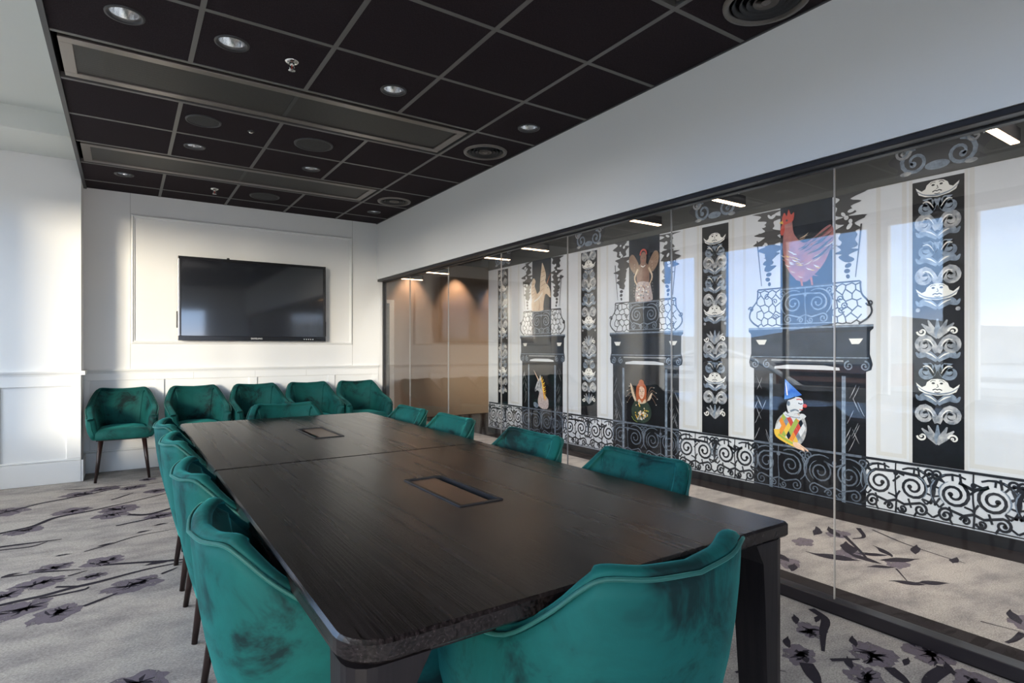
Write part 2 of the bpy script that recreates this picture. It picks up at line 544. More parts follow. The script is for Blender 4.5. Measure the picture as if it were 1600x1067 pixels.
def wainscot(parent, x0, x1, yf, stiles, top=0.89, base=0.205):
    """flat recessed panels: base board, rails and stiles 9 mm proud of the wall face yf"""
    MB().bbox(x0, x1, yf - 0.021, yf, 0, 0.193, 0.003).build('baseboard', M['trimw'], parent)
    MB().bbox(x0, x1, yf - 0.016, yf, 0.196, 0.212, 0.003).build('base_cap', M['trimw'], parent)
    MB().bbox(x0, x1, yf - 0.015, yf, top, 0.962, 0.003).build('upper_rail', M['trimw'], parent)
    for a, b in stiles:
        MB().bbox(a, b, yf - 0.015, yf, 0.213, top - 0.001, 0.003).build('stile', M['trimw'], parent)
    MB().prism([(yf, 0.955), (yf - 0.018, 0.96), (yf - 0.021, 0.972), (yf - 0.03, 0.985), (yf - 0.034, 1.0), (yf, 1.0)][::-1], x0 - 0.004, x1, 'x').build('chair_rail', M['trimw'], parent)


wainscot(wb, XE, 2.62, YB, [(-0.33, -0.28), (0.255, 0.335), (1.14, 1.22), (2.0, 2.08), (2.55, 2.62)])
for x in (0.045, 2.297):   # vertical board seams over the picture frame moulding
    MB().box(x - 0.0015, x + 0.0015, YB - 0.002, YB, 1.0, CZ).build('board_seam', M['seam'], wb)
for x in (0.60, 1.2, 1.75):
    MB().box(x - 0.001, x + 0.001, YB - 0.0158, YB, 0.89, 0.96).build('board_seam', M['seam'], wb)
fx0, fx1, fz0, fz1 = 0.048, 2.293, 1.25, 2.548
prof = [(0, 0), (0.003, 0.016), (0.010, 0.022), (0.017, 0.024), (0.024, 0.012), (0.034, 0.010), (0.036, 0.0)]
def mould(p0, p1, inw):
    """moulding strip with mitred ends, profile (distance inwards, proud)"""
    b = MB(); vs = []
    dx = 1 if p1[0] > p0[0] else (-1 if p1[0] < p0[0] else 0)
    dz = 1 if p1[1] > p0[1] else (-1 if p1[1] < p0[1] else 0)
    for q, s in ((p0, 1), (p1, -1)):
        for d, h in prof:
            vs.append((q[0] + inw[0] * d + dx * s * d, YB - h, q[1] + inw[1] * d + dz * s * d))
    n = len(prof)
    fs = [(i, i + 1, n + i + 1, n + i) for i in range(n - 1)]
    return b.add(vs, fs)
for p0, p1, inw in [((fx0, fz0), (fx1, fz0), (0, 1)), ((fx0, fz1), (fx1, fz1), (0, -1)), ((fx0, fz0), (fx0, fz1), (1, 0)), ((fx1, fz0), (fx1, fz1), (-1, 0))]:
    mould(p0, p1, inw).build('picture_moulding', M['trimw'], wb)

# --- pier left of the back wall
YC = 6.545
pier = struct(MB().box(XL, XE, YC, YB, 0, 3.3).build('pillar', M['wall']))
wainscot(pier, XL, XE, YC, [(-0.435, XE), (-0.96, -0.885), (-1.65, -1.5)], top=0.865)
b = MB().box(XE, XE + 0.016, YC - 0.016, YB, 0, 0.195); b.build('baseboard', M['trimw'], pier)
b = MB().box(XE, XE + 0.03, YC - 0.034, YB, 0.965, 1.0); b.build('chair_rail', M['trimw'], pier)
MB().box(XL, XE, YC - 0.0015, YC, 0.96 + 1.945, 0.96 + 1.951).build('board_seam', M['seam'], pier)

# --- window bay ceiling
struct(MB().box(XL - 0.2, XE, YN, 5.85, 3.08, 3.25).build('ceiling_bay', M['plaster']))
struct(MB().box(XL - 0.2, XE, 5.85, YB, 2.905, 3.25).build('trim_3', M['plaster']))
struct(MB().box(XE, XE + 0.02, YN, YB, CZ - 0.002, 3.25).build('trim_4', M['plaster']))

# --- window wall, left
wl = MB()
wl.box(XL - 0.2, XL, YN, YB, 0, ZS)
wl.box(XL - 0.2, XL, YN, YB, ZH, 3.25)
ys = [YN] + [q for ab in WIN for q in ab] + [YB]
for k in range(0, len(ys), 2):
    wl.box(XL - 0.2, XL, ys[k], ys[k + 1], ZS, ZH)
wl = struct(wl.build('wall_left', M['wall']))
MB().bbox(XL - 0.005, XL + 0.10, YN, YC, ZS - 0.04, ZS, 0.004).build('window_board', M['trimw'], wl)
struct(MB().bbox(XL, XL + 0.09, YN, 6.45, ZH - 0.01, ZH + 0.10, 0.004).build('trim_5', M['dgrey']))


def window(name, o0, o1, z0, z1, along, pos, mull=()):
    f = MB()
    t = 0.05
    def bx(a0, a1, c0, c1, d0=-0.09, d1=-0.02):
        if along == 'y': f.box(pos + d0, pos + d1, a0, a1, c0, c1)
        else: f.box(a0, a1, pos + d0, pos + d1, c0, c1)
    bx(o0, o0 + t, z0, z1); bx(o1 - t, o1, z0, z1); bx(o0 + t, o1 - t, z0, z0 + t); bx(o0 + t, o1 - t, z1 - t, z1)
    for q in mull: bx(q - t / 2, q + t / 2, z0 + t, z1 - t)
    fr = struct(f.build(name, M['trimw']))
    e = [o0 + t] + [q for m_ in mull for q in (m_ - t / 2, m_ + t / 2)] + [o1 - t]
    for k in range(0, len(e), 2):
        g = MB()
        if along == 'y': g.box(pos - 0.06, pos - 0.052, e[k], e[k + 1], z0 + t, z1 - t)
        else: g.box(e[k], e[k + 1], pos - 0.06, pos - 0.052, z0 + t, z1 - t)
        g.build('window_pane', M['wglass'], fr)
    return fr


window('window_2', *WIN[1], ZS, ZH, 'y', XL)
window('window_3', *WIN[2], ZS, ZH, 'y', XL)
window('window_4', *WIN[3], ZS, ZH, 'y', XL, mull=(4.25,))
window('window_7', *WIN[4], ZS, ZH, 'y', XL)
window('window_6', *WIN[0], ZS, ZH, 'y', XL, mull=(-1.2, 0.0))

# --- near wall, behind the camera
wn = MB()
wn.box(XL, NW[0], YN - 0.15, YN, 0, 3.25); wn.box(NW[1], XG, YN - 0.15, YN, 0, 3.25)
wn.box(NW[0], NW[1], YN - 0.15, YN, 0, 0.5); wn.box(NW[0], NW[1], YN - 0.15, YN, 2.2, 3.25)
struct(wn.build('wall_near', M['wall']))
window('window_5', NW[0], NW[1], 0.5, 2.2, 'x', YN, mull=(0.3,))

# --- bulkhead over the glass and the glass partition
struct(MB().box(XR, XR + 0.16, YN, YB, 2.062, 3.25).build('wall_right', M['wall']))
gp = MB().bbox(XR + 0.004, XG + 0.02, YN, YB, 2.034, 2.061, 0.004).build('window_1', M['blacktrim'])
struct(gp); tag(gp, 'black framed frameless-glass partition between the meeting room and the corridor')
MB().box(XG - 0.02, XG + 0.015, YN, YB, 2.026, 2.034).build('glazing_channel', M['black'], gp)
MB().bbox(XG - 0.035, XG + 0.035, YN, YB, 0, 0.055, 0.004).build('floor_channel', M['blacktrim'], gp)
MB().bbox(XG - 0.022, XG + 0.022, YB - 0.035, YB, 0.055, 2.03, 0.003).build('end_post', M['black'], gp)
seams = [YN, -1.5, -0.5, 0.45, 1.38, 2.33, 3.30, 4.20, 5.18, 6.12, YB - 0.035]
for a, b_ in zip(seams[:-1], seams[1:]):
    MB().box(XG - 0.005, XG + 0.005, a + 0.0022, b_ - 0.0022, 0.05, 2.03).build('glass_pane', M['glass'], gp)
for s in seams[1:-1]:
    MB().box(XG - 0.005, XG + 0.005, s - 0.0022, s + 0.0022, 0.055, 2.026).build('joint_strip', M['joint'], gp)

# --- corridor shell
ceil_c = struct(MB().box(XR + 0.16, 8.0, YN, YE, 2.72, 3.25).build('ceiling_corridor', M['void']))
struct(MB().box(XG, 8.2, YE, YE + 0.12, 0, 3.25).build('wall_end', M['brown']))
struct(MB().box(8.0, 8.2, YN, YE, 0, 3.25).build('wall_side', M['brown']))
struct(MB().box(XG, 8.2, YN - 0.15, YN, 0, 3.25).build('wall_corridor_near', M['brown']))
struct(MB().box(XR, XG + 0.0, YB + 0.12, YE, 0, 3.25).build('wall_corridor_left', M['brown']))
wm = struct(MB().box(XM, XM + 0.15, YN, 7.19, 0, 3.25).build('wall_mural', M['p_white']))
MB().box(XM - 0.012, XM, YN, 7.19, 0, 0.07).build('plinth', M['black'], wm)
MB().box(XM - 0.006, XM, YN, 7.19, 2.335, 2.72).build('top_band', M['p_olive'], wm)
d = MB().bbox(3.72, 3.80, YE - 0.025, YE, 0, 2.03, 0.002).build('door_1', M['trimw']); struct(d)
MB().box(2.80, 3.72, YE - 0.015, YE, 0, 1.97).build('door_leaf', M['dgrey'], d)
MB().bbox(2.73, 3.72, YE - 0.025, YE, 1.97, 2.03, 0.002).build('door_head', M['trimw'], d)
MB().bbox(2.73, 2.80, YE - 0.025, YE, 0, 1.97, 0.002).build('door_jamb', M['trimw'], d)

# ================================================================== CEILING
ceil = struct(MB().box(XE, XR, YN, YB, CZ + 0.09, CZ + 0.2).build('ceiling', M['void']))
xl = [XE + 0.02, 0.295, 0.90, 1.50, 2.09, XR]
yl = [0.585, 1.185, 1.785, 2.385, 2.985, 3.585, 4.185, 4.785, 5.385, 5.985, 6.585, YB]
VENT_ROWS = (1.185, 3.585, 5.385)
lights = [(0.0, 3.24, 0.082), (0.454, 3.24, 0.082), (1.343, 3.288, 0.078), (2.364, 3.32, 0.078),
          (0.446, 5.05, 0.075), (1.338, 5.12, 0.075), (-0.005, 6.21, 0.075), (2.35, 6.33, 0.075)]
speakers = [(0.446, 4.45, 0.11), (1.195, 4.5, 0.142), (1.184, 6.30, 0.142)]
diffs = [(2.366, 3.915, 0.172), (2.36, 5.76, 0.172), (2.386, 1.52, 0.185)]
holes = [(x, y, r * 0.86) for x, y, r in lights + diffs]


def tile_mesh(x0, x1, y0, y1, hole):
    b = MB(); z0, z1 = CZ, CZ + 0.02
    if not hole:
        return b.box(x0, x1, y0, y1, z0, z1)
    hx, hy, r = hole
    angs = sorted(set([2 * PI * k / 28 for k in range(28)] + [math.atan2(cy - hy, cx - hx) % (2 * PI) for cx in (x0, x1) for cy in (y0, y1)]))
    inn = []; out = []
    for a in angs:
        c, s = math.cos(a), math.sin(a)
        tx = ((x1 if c > 0 else x0) - hx) / c if abs(c) > 1e-9 else 1e9
        ty = ((y1 if s > 0 else y0) - hy) / s if abs(s) > 1e-9 else 1e9
        t = min(tx, ty)
        inn.append((hx + r * c, hy + r * s)); out.append((hx + t * c, hy + t * s))
    n = len(angs)
    vs = [(*p, z0) for p in inn] + [(*p, z0) for p in out] + [(*p, z1) for p in inn] + [(*p, z1) for p in out]
    fs = []
    for k in range(n):
        j = (k + 1) % n
        fs += [(k, j, n + j, n + k), (2 * n + k, 3 * n + k, 3 * n + j, 2 * n + j), (k, 2 * n + k, 2 * n + j, j), (n + k, n + j, 3 * n + j, 3 * n + k)]
    return b.add(vs, fs)


G = 0.011
tcache = {}
for j in range(len(yl) - 1):
    for i in range(len(xl) - 1):
        if yl[j] in VENT_ROWS and i < 4:
            continue
        x0, x1, y0, y1 = xl[i] + G * (i > 0), xl[i + 1] - G * (i < 4) - 0.004 * (i == 4), yl[j] + G, yl[j + 1] - G * (j < len(yl) - 2)
        h = [q for q in holes if x0 < q[0] < x1 and y0 < q[1] < y1]
        if h:
            tile_mesh(x0, x1, y0, y1, h[0]).build('ceiling_tile', M['tile'], ceil)
        else:
            cx, cy = (x0 + x1) / 2, (y0 + y1) / 2
            key = (round(x1 - x0, 3), round(y1 - y0, 3))
            if key not in tcache:
                tcache[key] = MB().box(-key[0] / 2, key[0] / 2, -key[1] / 2, key[1] / 2, 0, 0.02).mesh('ceiling_tile', M['tile'])
            link('ceiling_tile', tcache[key], ceil, (cx, cy, CZ))
MB().box(XE + 0.02, XR - 0.004, YN, 0.574, CZ, CZ + 0.02).build('ceiling_tile', M['tile'], ceil)
for x in xl[1:5]:
    segs_ = [(0.585, YB)] if x > 2 else [(0.585, 1.185), (1.785, 3.585), (4.185, 5.385), (5.985, YB)]
    for a, b_ in segs_:
        MB().box(x - 0.012, x + 0.012, a, b_, CZ - 0.003, CZ + 0.03).build('grid_bar', M['bar'], ceil)
for y in yl[:-1]:
    MB().box(XE + 0.02, XR - 0.006, y - 0.012, y + 0.012, CZ - 0.0025, CZ + 0.03).build('grid_bar', M['bar'], ceil)
MB().box(XE, XE + 0.025, YN, YB, CZ - 0.012, CZ + 0.06).build('edge_profile', M['dgrey'], ceil)
MB().box(XR - 0.012, XR, YN, YB, CZ - 0.006, CZ + 0.03).build('edge_profile', M['dgrey'], ceil)


# perforated plate material
def perforated(name):
    m = bpy.data.materials.new(name)
    m.use_nodes = True
    t = m.node_tree
    p = t.nodes['Principled BSDF']
    p.inputs['Metallic'].default_value = 0.5
    p.inputs['Roughness'].default_value = 0.5
    tcn = t.nodes.new('ShaderNodeTexCoord')
    mp_ = t.nodes.new('ShaderNodeMapping'); mp_.inputs['Rotation'].default_value = (0, 0, PI / 4); mp_.inputs['Scale'].default_value = (110, 110, 0)
    t.links.new(tcn.outputs['Object'], mp_.inputs[0])
    fr = t.nodes.new('ShaderNodeVectorMath'); fr.operation = 'FRACTION'
    t.links.new(mp_.outputs[0], fr.inputs[0])
    ds = t.nodes.new('ShaderNodeVectorMath'); ds.operation = 'DISTANCE'; ds.inputs[1].default_value = (0.5, 0.5, 0)
    t.links.new(fr.outputs[0], ds.inputs[0])
    lt = t.nodes.new('ShaderNodeMath'); lt.operation = 'LESS_THAN'; lt.inputs[1].default_value = 0.33
    t.links.new(ds.outputs['Value'], lt.inputs[0])
    mx = t.nodes.new('ShaderNodeMix'); mx.data_type = 'RGBA'
    mx.inputs[6].default_value = (0.06, 0.057, 0.054, 1); mx.inputs[7].default_value = (0.006, 0.006, 0.006, 1)
    t.links.new(lt.outputs[0], mx.inputs[0]); t.links.new(mx.outputs[2], p.inputs['Base Color'])
    return m


M['perf'] = perforated('perforated_plate')
for k, (y0, lab) in enumerate(((1.185, 'long perforated air vent in the ceiling directly above the near table end'),
                               (3.585, 'long perforated ceiling vent behind the front row of downlights'),
                               (5.385, 'long narrow ceiling vent closest to the television wall'))):
    v = thing('ceiling_vent', lab, 'vent', (0.885, y0 + 0.3, CZ), 0, 'perforated strips in the black ceiling')
    hx, hy, fw = 1.165, 0.25, 0.058
    f = MB()
    for (a, b_, c, d_) in ((-hx, hx, -hy, -hy + fw), (-hx, hx, hy - fw, hy), (-hx, -hx + fw, -hy + fw, hy - fw), (hx - fw, hx, -hy + fw, hy - fw)):
        f.bbox(a, b_, c, d_, -0.004, 0.014, 0.002)
    f.build('frame', M['alu'], v)
    MB().box(-hx + fw, -0.012, -hy + fw, hy - fw, 0.004, 0.012).build('perforated_plate', M['perf'], v)
    MB().box(0.012, hx - fw, -hy + fw, hy - fw, 0.004, 0.012).build('perforated_plate', M['perf'], v)
    MB().box(-0.012, 0.012, -hy + fw, hy - fw, 0.002, 0.012).build('divider', M['dgrey'], v)
    MB().box(-hx, hx, -hy, hy, 0.05, 0.088).build('housing', M['void'], v)

dl_lab = ['large recessed downlight nearest the window bay edge of the ceiling', 'recessed downlight left of the chrome sprinkler near the camera',
          'recessed downlight in the front row, just before the long vent', 'recessed downlight beside the round diffuser near the white bulkhead',
          'small downlight below the small round speaker', 'small downlight below the middle ceiling speaker',
          'small downlight in the ceiling corner above the pillar', 'small downlight in the far ceiling corner by the bulkhead']
for (x, y, r), lab in zip(lights, dl_lab):
    v = thing('downlight', lab, 'ceiling light', (x, y, CZ), 0, 'recessed ceiling downlights')
    MB().lathe([(r, 0.0), (r * 0.99, -0.005), (r * 0.86, -0.006), (r * 0.80, 0.0), (r * 0.78, 0.012), (r * 0.84, 0.018)], 32).build('trim_ring', M['dgrey'], v)
    MB().lathe([(r * 0.80, 0.004), (r * 0.74, 0.03), (r * 0.62, 0.06), (r * 0.50, 0.075)], 32).build('reflector', M['silver'], v)
    MB().lathe([(r * 0.50, 0.074), (r * 0.3, 0.07), (0.0005, 0.069)], 24).build('lens', M['led'], v)
    if x > 2: continue
    d = bpy.data.lights.new('downlight_beam', 'SPOT'); d.energy = 10; d.color = (1, .80, .60); d.spot_size = math.radians(64); d.spot_blend = 1.0; d.shadow_soft_size = .05
    o = bpy.data.objects.new('downlight_beam', d); C.objects.link(o); o.location = (x, y, CZ - .012)
for (x, y, r), lab in zip(speakers, ['small round black ceiling speaker nearest the window bay', 'large round black ceiling speaker between the two long vents', 'round black ceiling speaker close to the television wall']):
    v = thing('ceiling_speaker', lab, 'speaker', (x, y, CZ), 0, 'round black ceiling speakers')
    MB().lathe([(r, 0.0), (r * 0.99, -0.007), (r * 0.92, -0.008), (r * 0.88, -0.003)], 32).build('rim', M['dgrey'], v)
    MB().lathe([(r * 0.885, -0.003), (r * 0.6, -0.005), (r * 0.3, -0.006), (0.0005, -0.006)], 32).build('grille', mat('speaker_grille', (0.03, 0.03, 0.031), 0.7, bump=(500, 0.6, 0.002)), v)
for (x, y, r), lab in zip(diffs, ['round ringed air diffuser between the long vents beside the bulkhead', 'round ringed air diffuser farthest back beside the bulkhead', 'large round air diffuser at the near ceiling edge above the bulkhead']):
    v = thing('air_diffuser', lab, 'vent', (x, y, CZ), 0, 'round ringed air diffusers')
    MB().lathe([(r, 0.0), (r * 0.985, -0.010), (r * 0.86, -0.012), (r * 0.84, 0.02)], 40).build('outer_ring', M['alu'], v)
    for q in (0.70, 0.53, 0.37, 0.22):
        MB().lathe([(r * (q + 0.08), -0.004), (r * (q + 0.07), -0.008), (r * (q - 0.03), 0.022), (r * (q - 0.02), 0.026), (r * (q + 0.08), -0.004)], 36).build('ring', M['dgrey'] if q > 0.3 else M['alu'], v)
    MB().lathe([(r * 0.11, -0.006), (r * 0.06, -0.012), (0.0005, -0.013)], 20).build('centre_cap', M['alu'], v)
    MB().lathe([(r * 0.85, 0.03), (0.0005, 0.031)], 32).build('duct', M['void'], v)
for (x, y), lab in zip([(0.751, 3.264), (0.724, 6.282)], ['chrome fire sprinkler between the front downlights', 'chrome fire sprinkler close to the television wall']):
    v = thing('sprinkler', lab, 'sprinkler', (x, y, CZ), 0, 'chrome ceiling sprinklers')
    MB().lathe([(0.036, 0.0), (0.036, -0.004), (0.026, -0.010), (0.014, -0.011)], 24).build('escutcheon', M['chrome'], v)
    b = MB().tube([(0, 0, -0.008), (0, 0, -0.022)], 0.009)
    for s in (-1, 1):
        b.tube([(s * 0.009, 0, -0.02), (s * 0.013, 0, -0.03), (s * 0.009, 0, -0.042), (0, 0, -0.048)], 0.0025)
    b.build('frame_arms', M['chrome'], v)
    MB().lathe([(0.0005, -0.049), (0.018, -0.049), (0.018, -0.051), (0.0005, -0.052)], 16).build('deflector', M['chrome'], v)
    MB().tube([(0, 0, -0.022), (0, 0, -0.046)], 0.003).build('glass_bulb', M['p_red'], v)
v = thing('motion_sensor', 'tiny chrome presence sensor between two ceiling speakers', 'sensor', (0.749, 4.474, CZ))
MB().lathe([(0.022, 0.0), (0.021, -0.005), (0.014, -0.009)], 20).build('rim', M['black'], v)
MB().lathe([(0.014, -0.008), (0.010, -0.014), (0.0005, -0.017)], 20).build('lens', M['chrome'], v)

# ================================================================== TELEVISION
tv = thing('television', 'large wall-mounted black television centred in the picture moulding', 'television', (1.2, YB, 1.287))
W2, HT = 0.748, 0.868
MB().bbox(-W2, W2, -0.095, -0.05, 0.0, HT, 0.006).build('body', M['tvblack'], tv)
MB().box(-0.45, 0.45, -0.052, -0.002, 0.2, 0.65).build('wall_bracket', M['black'], tv)
MB().box(-W2 + 0.03, W2 - 0.03, -0.0975, -0.0945, 0.05, HT - 0.028).build('screen', M['screen'], tv)
MB().bbox(-W2, W2, -0.104, -0.094, 0.0, 0.047, 0.003).build('lower_bezel', M['tvblack'], tv)
MB().bbox(-W2, W2, -0.104, -0.094, HT - 0.028, HT, 0.003).build('upper_bezel', M['tvblack'], tv)
for s in (-1, 1):
    MB().bbox(s * W2 - (0.02 if s > 0 else 0), s * W2 + (0.016 if s < 0 else 0), -0.102, -0.094, 0.047, HT - 0.028, 0.002).build('side_bezel', M['tvedge'] if s < 0 else M['tvblack'], tv)
MB().bbox(-W2 - 0.012, -W2, -0.08, -0.055, 0.13, 0.30, 0.002).build('side_clip', M['black'], tv)
MB().bbox(W2, W2 + 0.010, -0.08, -0.055, 0.06, 0.23, 0.002).build('side_clip', M['black'], tv)
MB().lathe([(0.014, 0.0), (0.014, 0.012), (0.008, 0.016), (0.0005, 0.016)], 14, c=(-0.28, -0.08, HT)).build('camera_knob', M['black'], tv)


def text(body, size, name, m, parent, loc, rot=(PI / 2, 0, 0), extrude=0.0008):
    cu = bpy.data.curves.new(name, 'FONT')
    cu.body = body; cu.size = size; cu.extrude = extrude; cu.align_x = 'CENTER'; cu.align_y = 'CENTER'; cu.resolution_u = 3
    o = bpy.data.objects.new(name, cu)
    C.objects.link(o)
    dg = bpy.context.evaluated_depsgraph_get()
    me = bpy.data.meshes.new_from_object(o.evaluated_get(dg))
    bpy.data.objects.remove(o)
    me.materials.clear(); me.materials.append(m)
    q = bpy.data.objects.new(name, me)
    C.objects.link(q); q.parent = parent; q.location = loc; q.rotation_euler = rot
    return q


text('SAMSUNG', 0.026, 'logo', M['logo'], tv, (0.0, -0.1055, 0.024))
for k in range(5):
    MB().box(0.50 + k * 0.024, 0.509 + k * 0.024, -0.1055, -0.1035, 0.017, 0.026).build('control_mark', M['logo'], tv)

# ================================================================== TABLE
def rounded(x0, x1, y0, y1, rr, n=6):
    """rectangle with per-corner radius (r at x0y0, x1y0, x1y1, x0y1)"""
    P = []
    for (cx, cy, r, a0) in ((x1, y0, rr[1], -PI / 2), (x1, y1, rr[2], 0), (x0, y1, rr[3], PI / 2), (x0, y0, rr[0], PI)):
        ox = cx - r if cx == x1 else cx + r
        oy = cy + r if cy == y0 else cy - r
        if r < 1e-6:
            P.append((cx, cy)); continue
        for k in range(n + 1):
            a = a0 + PI / 2 * k / n
            P.append((ox + r * math.cos(a), oy + r * math.sin(a)))
    return P


TX0, TX1 = 0.275, 1.440
TYM = 2.392
def desk(lab, y0, y1, rr, gap_side, gx, gy0, gy1):
    t = thing('conference_table', lab, 'table', ((TX0 + TX1) / 2, (y0 + y1) / 2, 0), 0, 'dark oak tables pushed end to end')
    hx, hy = (TX1 - TX0) / 2, (y1 - y0) / 2
    cx, cy = t.location.x, t.location.y
    # top: outline ring around the cable port opening, chamfered rim
    out = rounded(-hx, hx, -hy, hy, rr, 8)
    a0, a1, b0, b1 = gx[0] - cx, gx[1] - cx, gy0 - cy, gy1 - cy
    bm = bmesh.new()
    ch = 0.006
    def loop(pts, z): return [bm.verts.new((p[0], p[1], z)) for p in pts]
    inset = rounded(-hx + ch, hx - ch, -hy + ch, hy - ch, [max(r - ch, 0.0005) for r in rr], 8)
    inn = [(a0, b0), (a1, b0), (a1, b1), (a0, b1)]
    lt = loop(inset, 0.75); lo = loop(out, 0.744); lb = loop(out, 0.718); lc = loop(inset, 0.712)
    it = loop(inn, 0.75); ib = loop(inn, 0.712)
    for A_, B_ in ((lt, lo), (lo, lb), (lb, lc), (it, ib)):
        n = len(A_)
        for k in range(n): bm.faces.new((A_[k], A_[(k + 1) % n], B_[(k + 1) % n], B_[k]))
    for A_, B_ in ((lt, it), (lc, ib)):
        es = []
        for L in (A_, B_):
            n = len(L)
            for k in range(n):
                e_ = bm.edges.get((L[k], L[(k + 1) % n]))
                es.append(e_)
        bmesh.ops.triangle_fill(bm, edges=es, use_beauty=True)
    bmesh.ops.recalc_face_normals(bm, faces=bm.faces)
    me = bpy.data.meshes.new('tabletop'); bm.to_mesh(me); bm.free(); me.materials.append(M['top'])
    link('tabletop', me, t)
    # legs: tapered slabs at the corners, rounded outside corner, thin shadow gap under the top
    for sx_ in (-1, 1):
        for sy_, r in ((-1, rr[0]), (1, rr[2])):
            lv = []
            for z, wx, wy in ((0.0, 0.075, 0.07), (0.55, 0.098, 0.092), (0.66, 0.106, 0.096), (0.711, 0.135, 0.098)):
                rad = 0.045 if r > 0.01 else 0.008
                pts = [(0, wy), (0, rad)] + [(rad - rad * math.cos(a), rad - rad * math.sin(a)) for a in (PI / 8, PI / 4, 3 * PI / 8)] + [(rad, 0), (wx, 0), (wx, wy)]
                lv.append([(sx_ * (hx - 0.004 - p[0]), sy_ * (hy - 0.004 - p[1]), z) for p in pts])
            n = len(lv[0]); b = MB()
            b.add([p for L in lv for p in L], [list(range(n))] + [list(range(3 * n, 4 * n))] + [(i * n + k, i * n + (k + 1) % n, (i + 1) * n + (k + 1) % n, (i + 1) * n + k) for i in range(3) for k in range(n)])
            b.build('leg', M['tleg'], t)
    for sx_ in (-1, 1):
        MB().bbox(sx_ * (hx - 0.07) - 0.02, sx_ * (hx - 0.07) + 0.02, -hy + 0.11, hy - 0.11, 0.66, 0.712, 0.003).build('apron', M['tleg'], t)
    for sy_ in (-1, 1):
        MB().bbox(-hx + 0.17, hx - 0.17, sy_ * (hy - 0.11) - 0.02, sy_ * (hy - 0.11) + 0.02, 0.66, 0.712, 0.003).build('apron', M['tleg'], t)
    # cable port
    p = thing('cable_port', None, None); p.parent = t
    f = MB()
    e_ = 0.006
    for q in ((a0 - e_, a1 + e_, b0 - e_, b0 + 0.004), (a0 - e_, a1 + e_, b1 - 0.004, b1 + e_), (a0 - e_, a0 + 0.004, b0, b1), (a1 - 0.004, a1 + e_, b0, b1)):
        f.box(*q, 0.735, 0.7535)
    o = f.build('cable_port', M['black'], t)
    bpy.data.objects.remove(p)
    la, lb_ = (a0 + 0.005, a1 - 0.03) if gap_side > 0 else (a0 + 0.03, a1 - 0.005)
    MB().bbox(la, lb_, b0 + 0.006, b1 - 0.006, 0.743, 0.749, 0.0015).build('flap', M['lid'], o)
    MB().box(a0, a1, b0, b1, 0.690, 0.70).build('tray', M['void'], o)
    return t


desk('dark oak conference table at the near end, cable port lid open to the right', 0.85, TYM - 0.002, (0.075, 0.012, 0.004, 0.004), 1, (0.798, 0.932), 1.455, 1.842)
desk('dark oak conference table at the far end, nearer the television', TYM + 0.002, 4.0, (0.004, 0.004, 0.03, 0.03), -1, (0.798, 0.935), 2.965, 3.355)

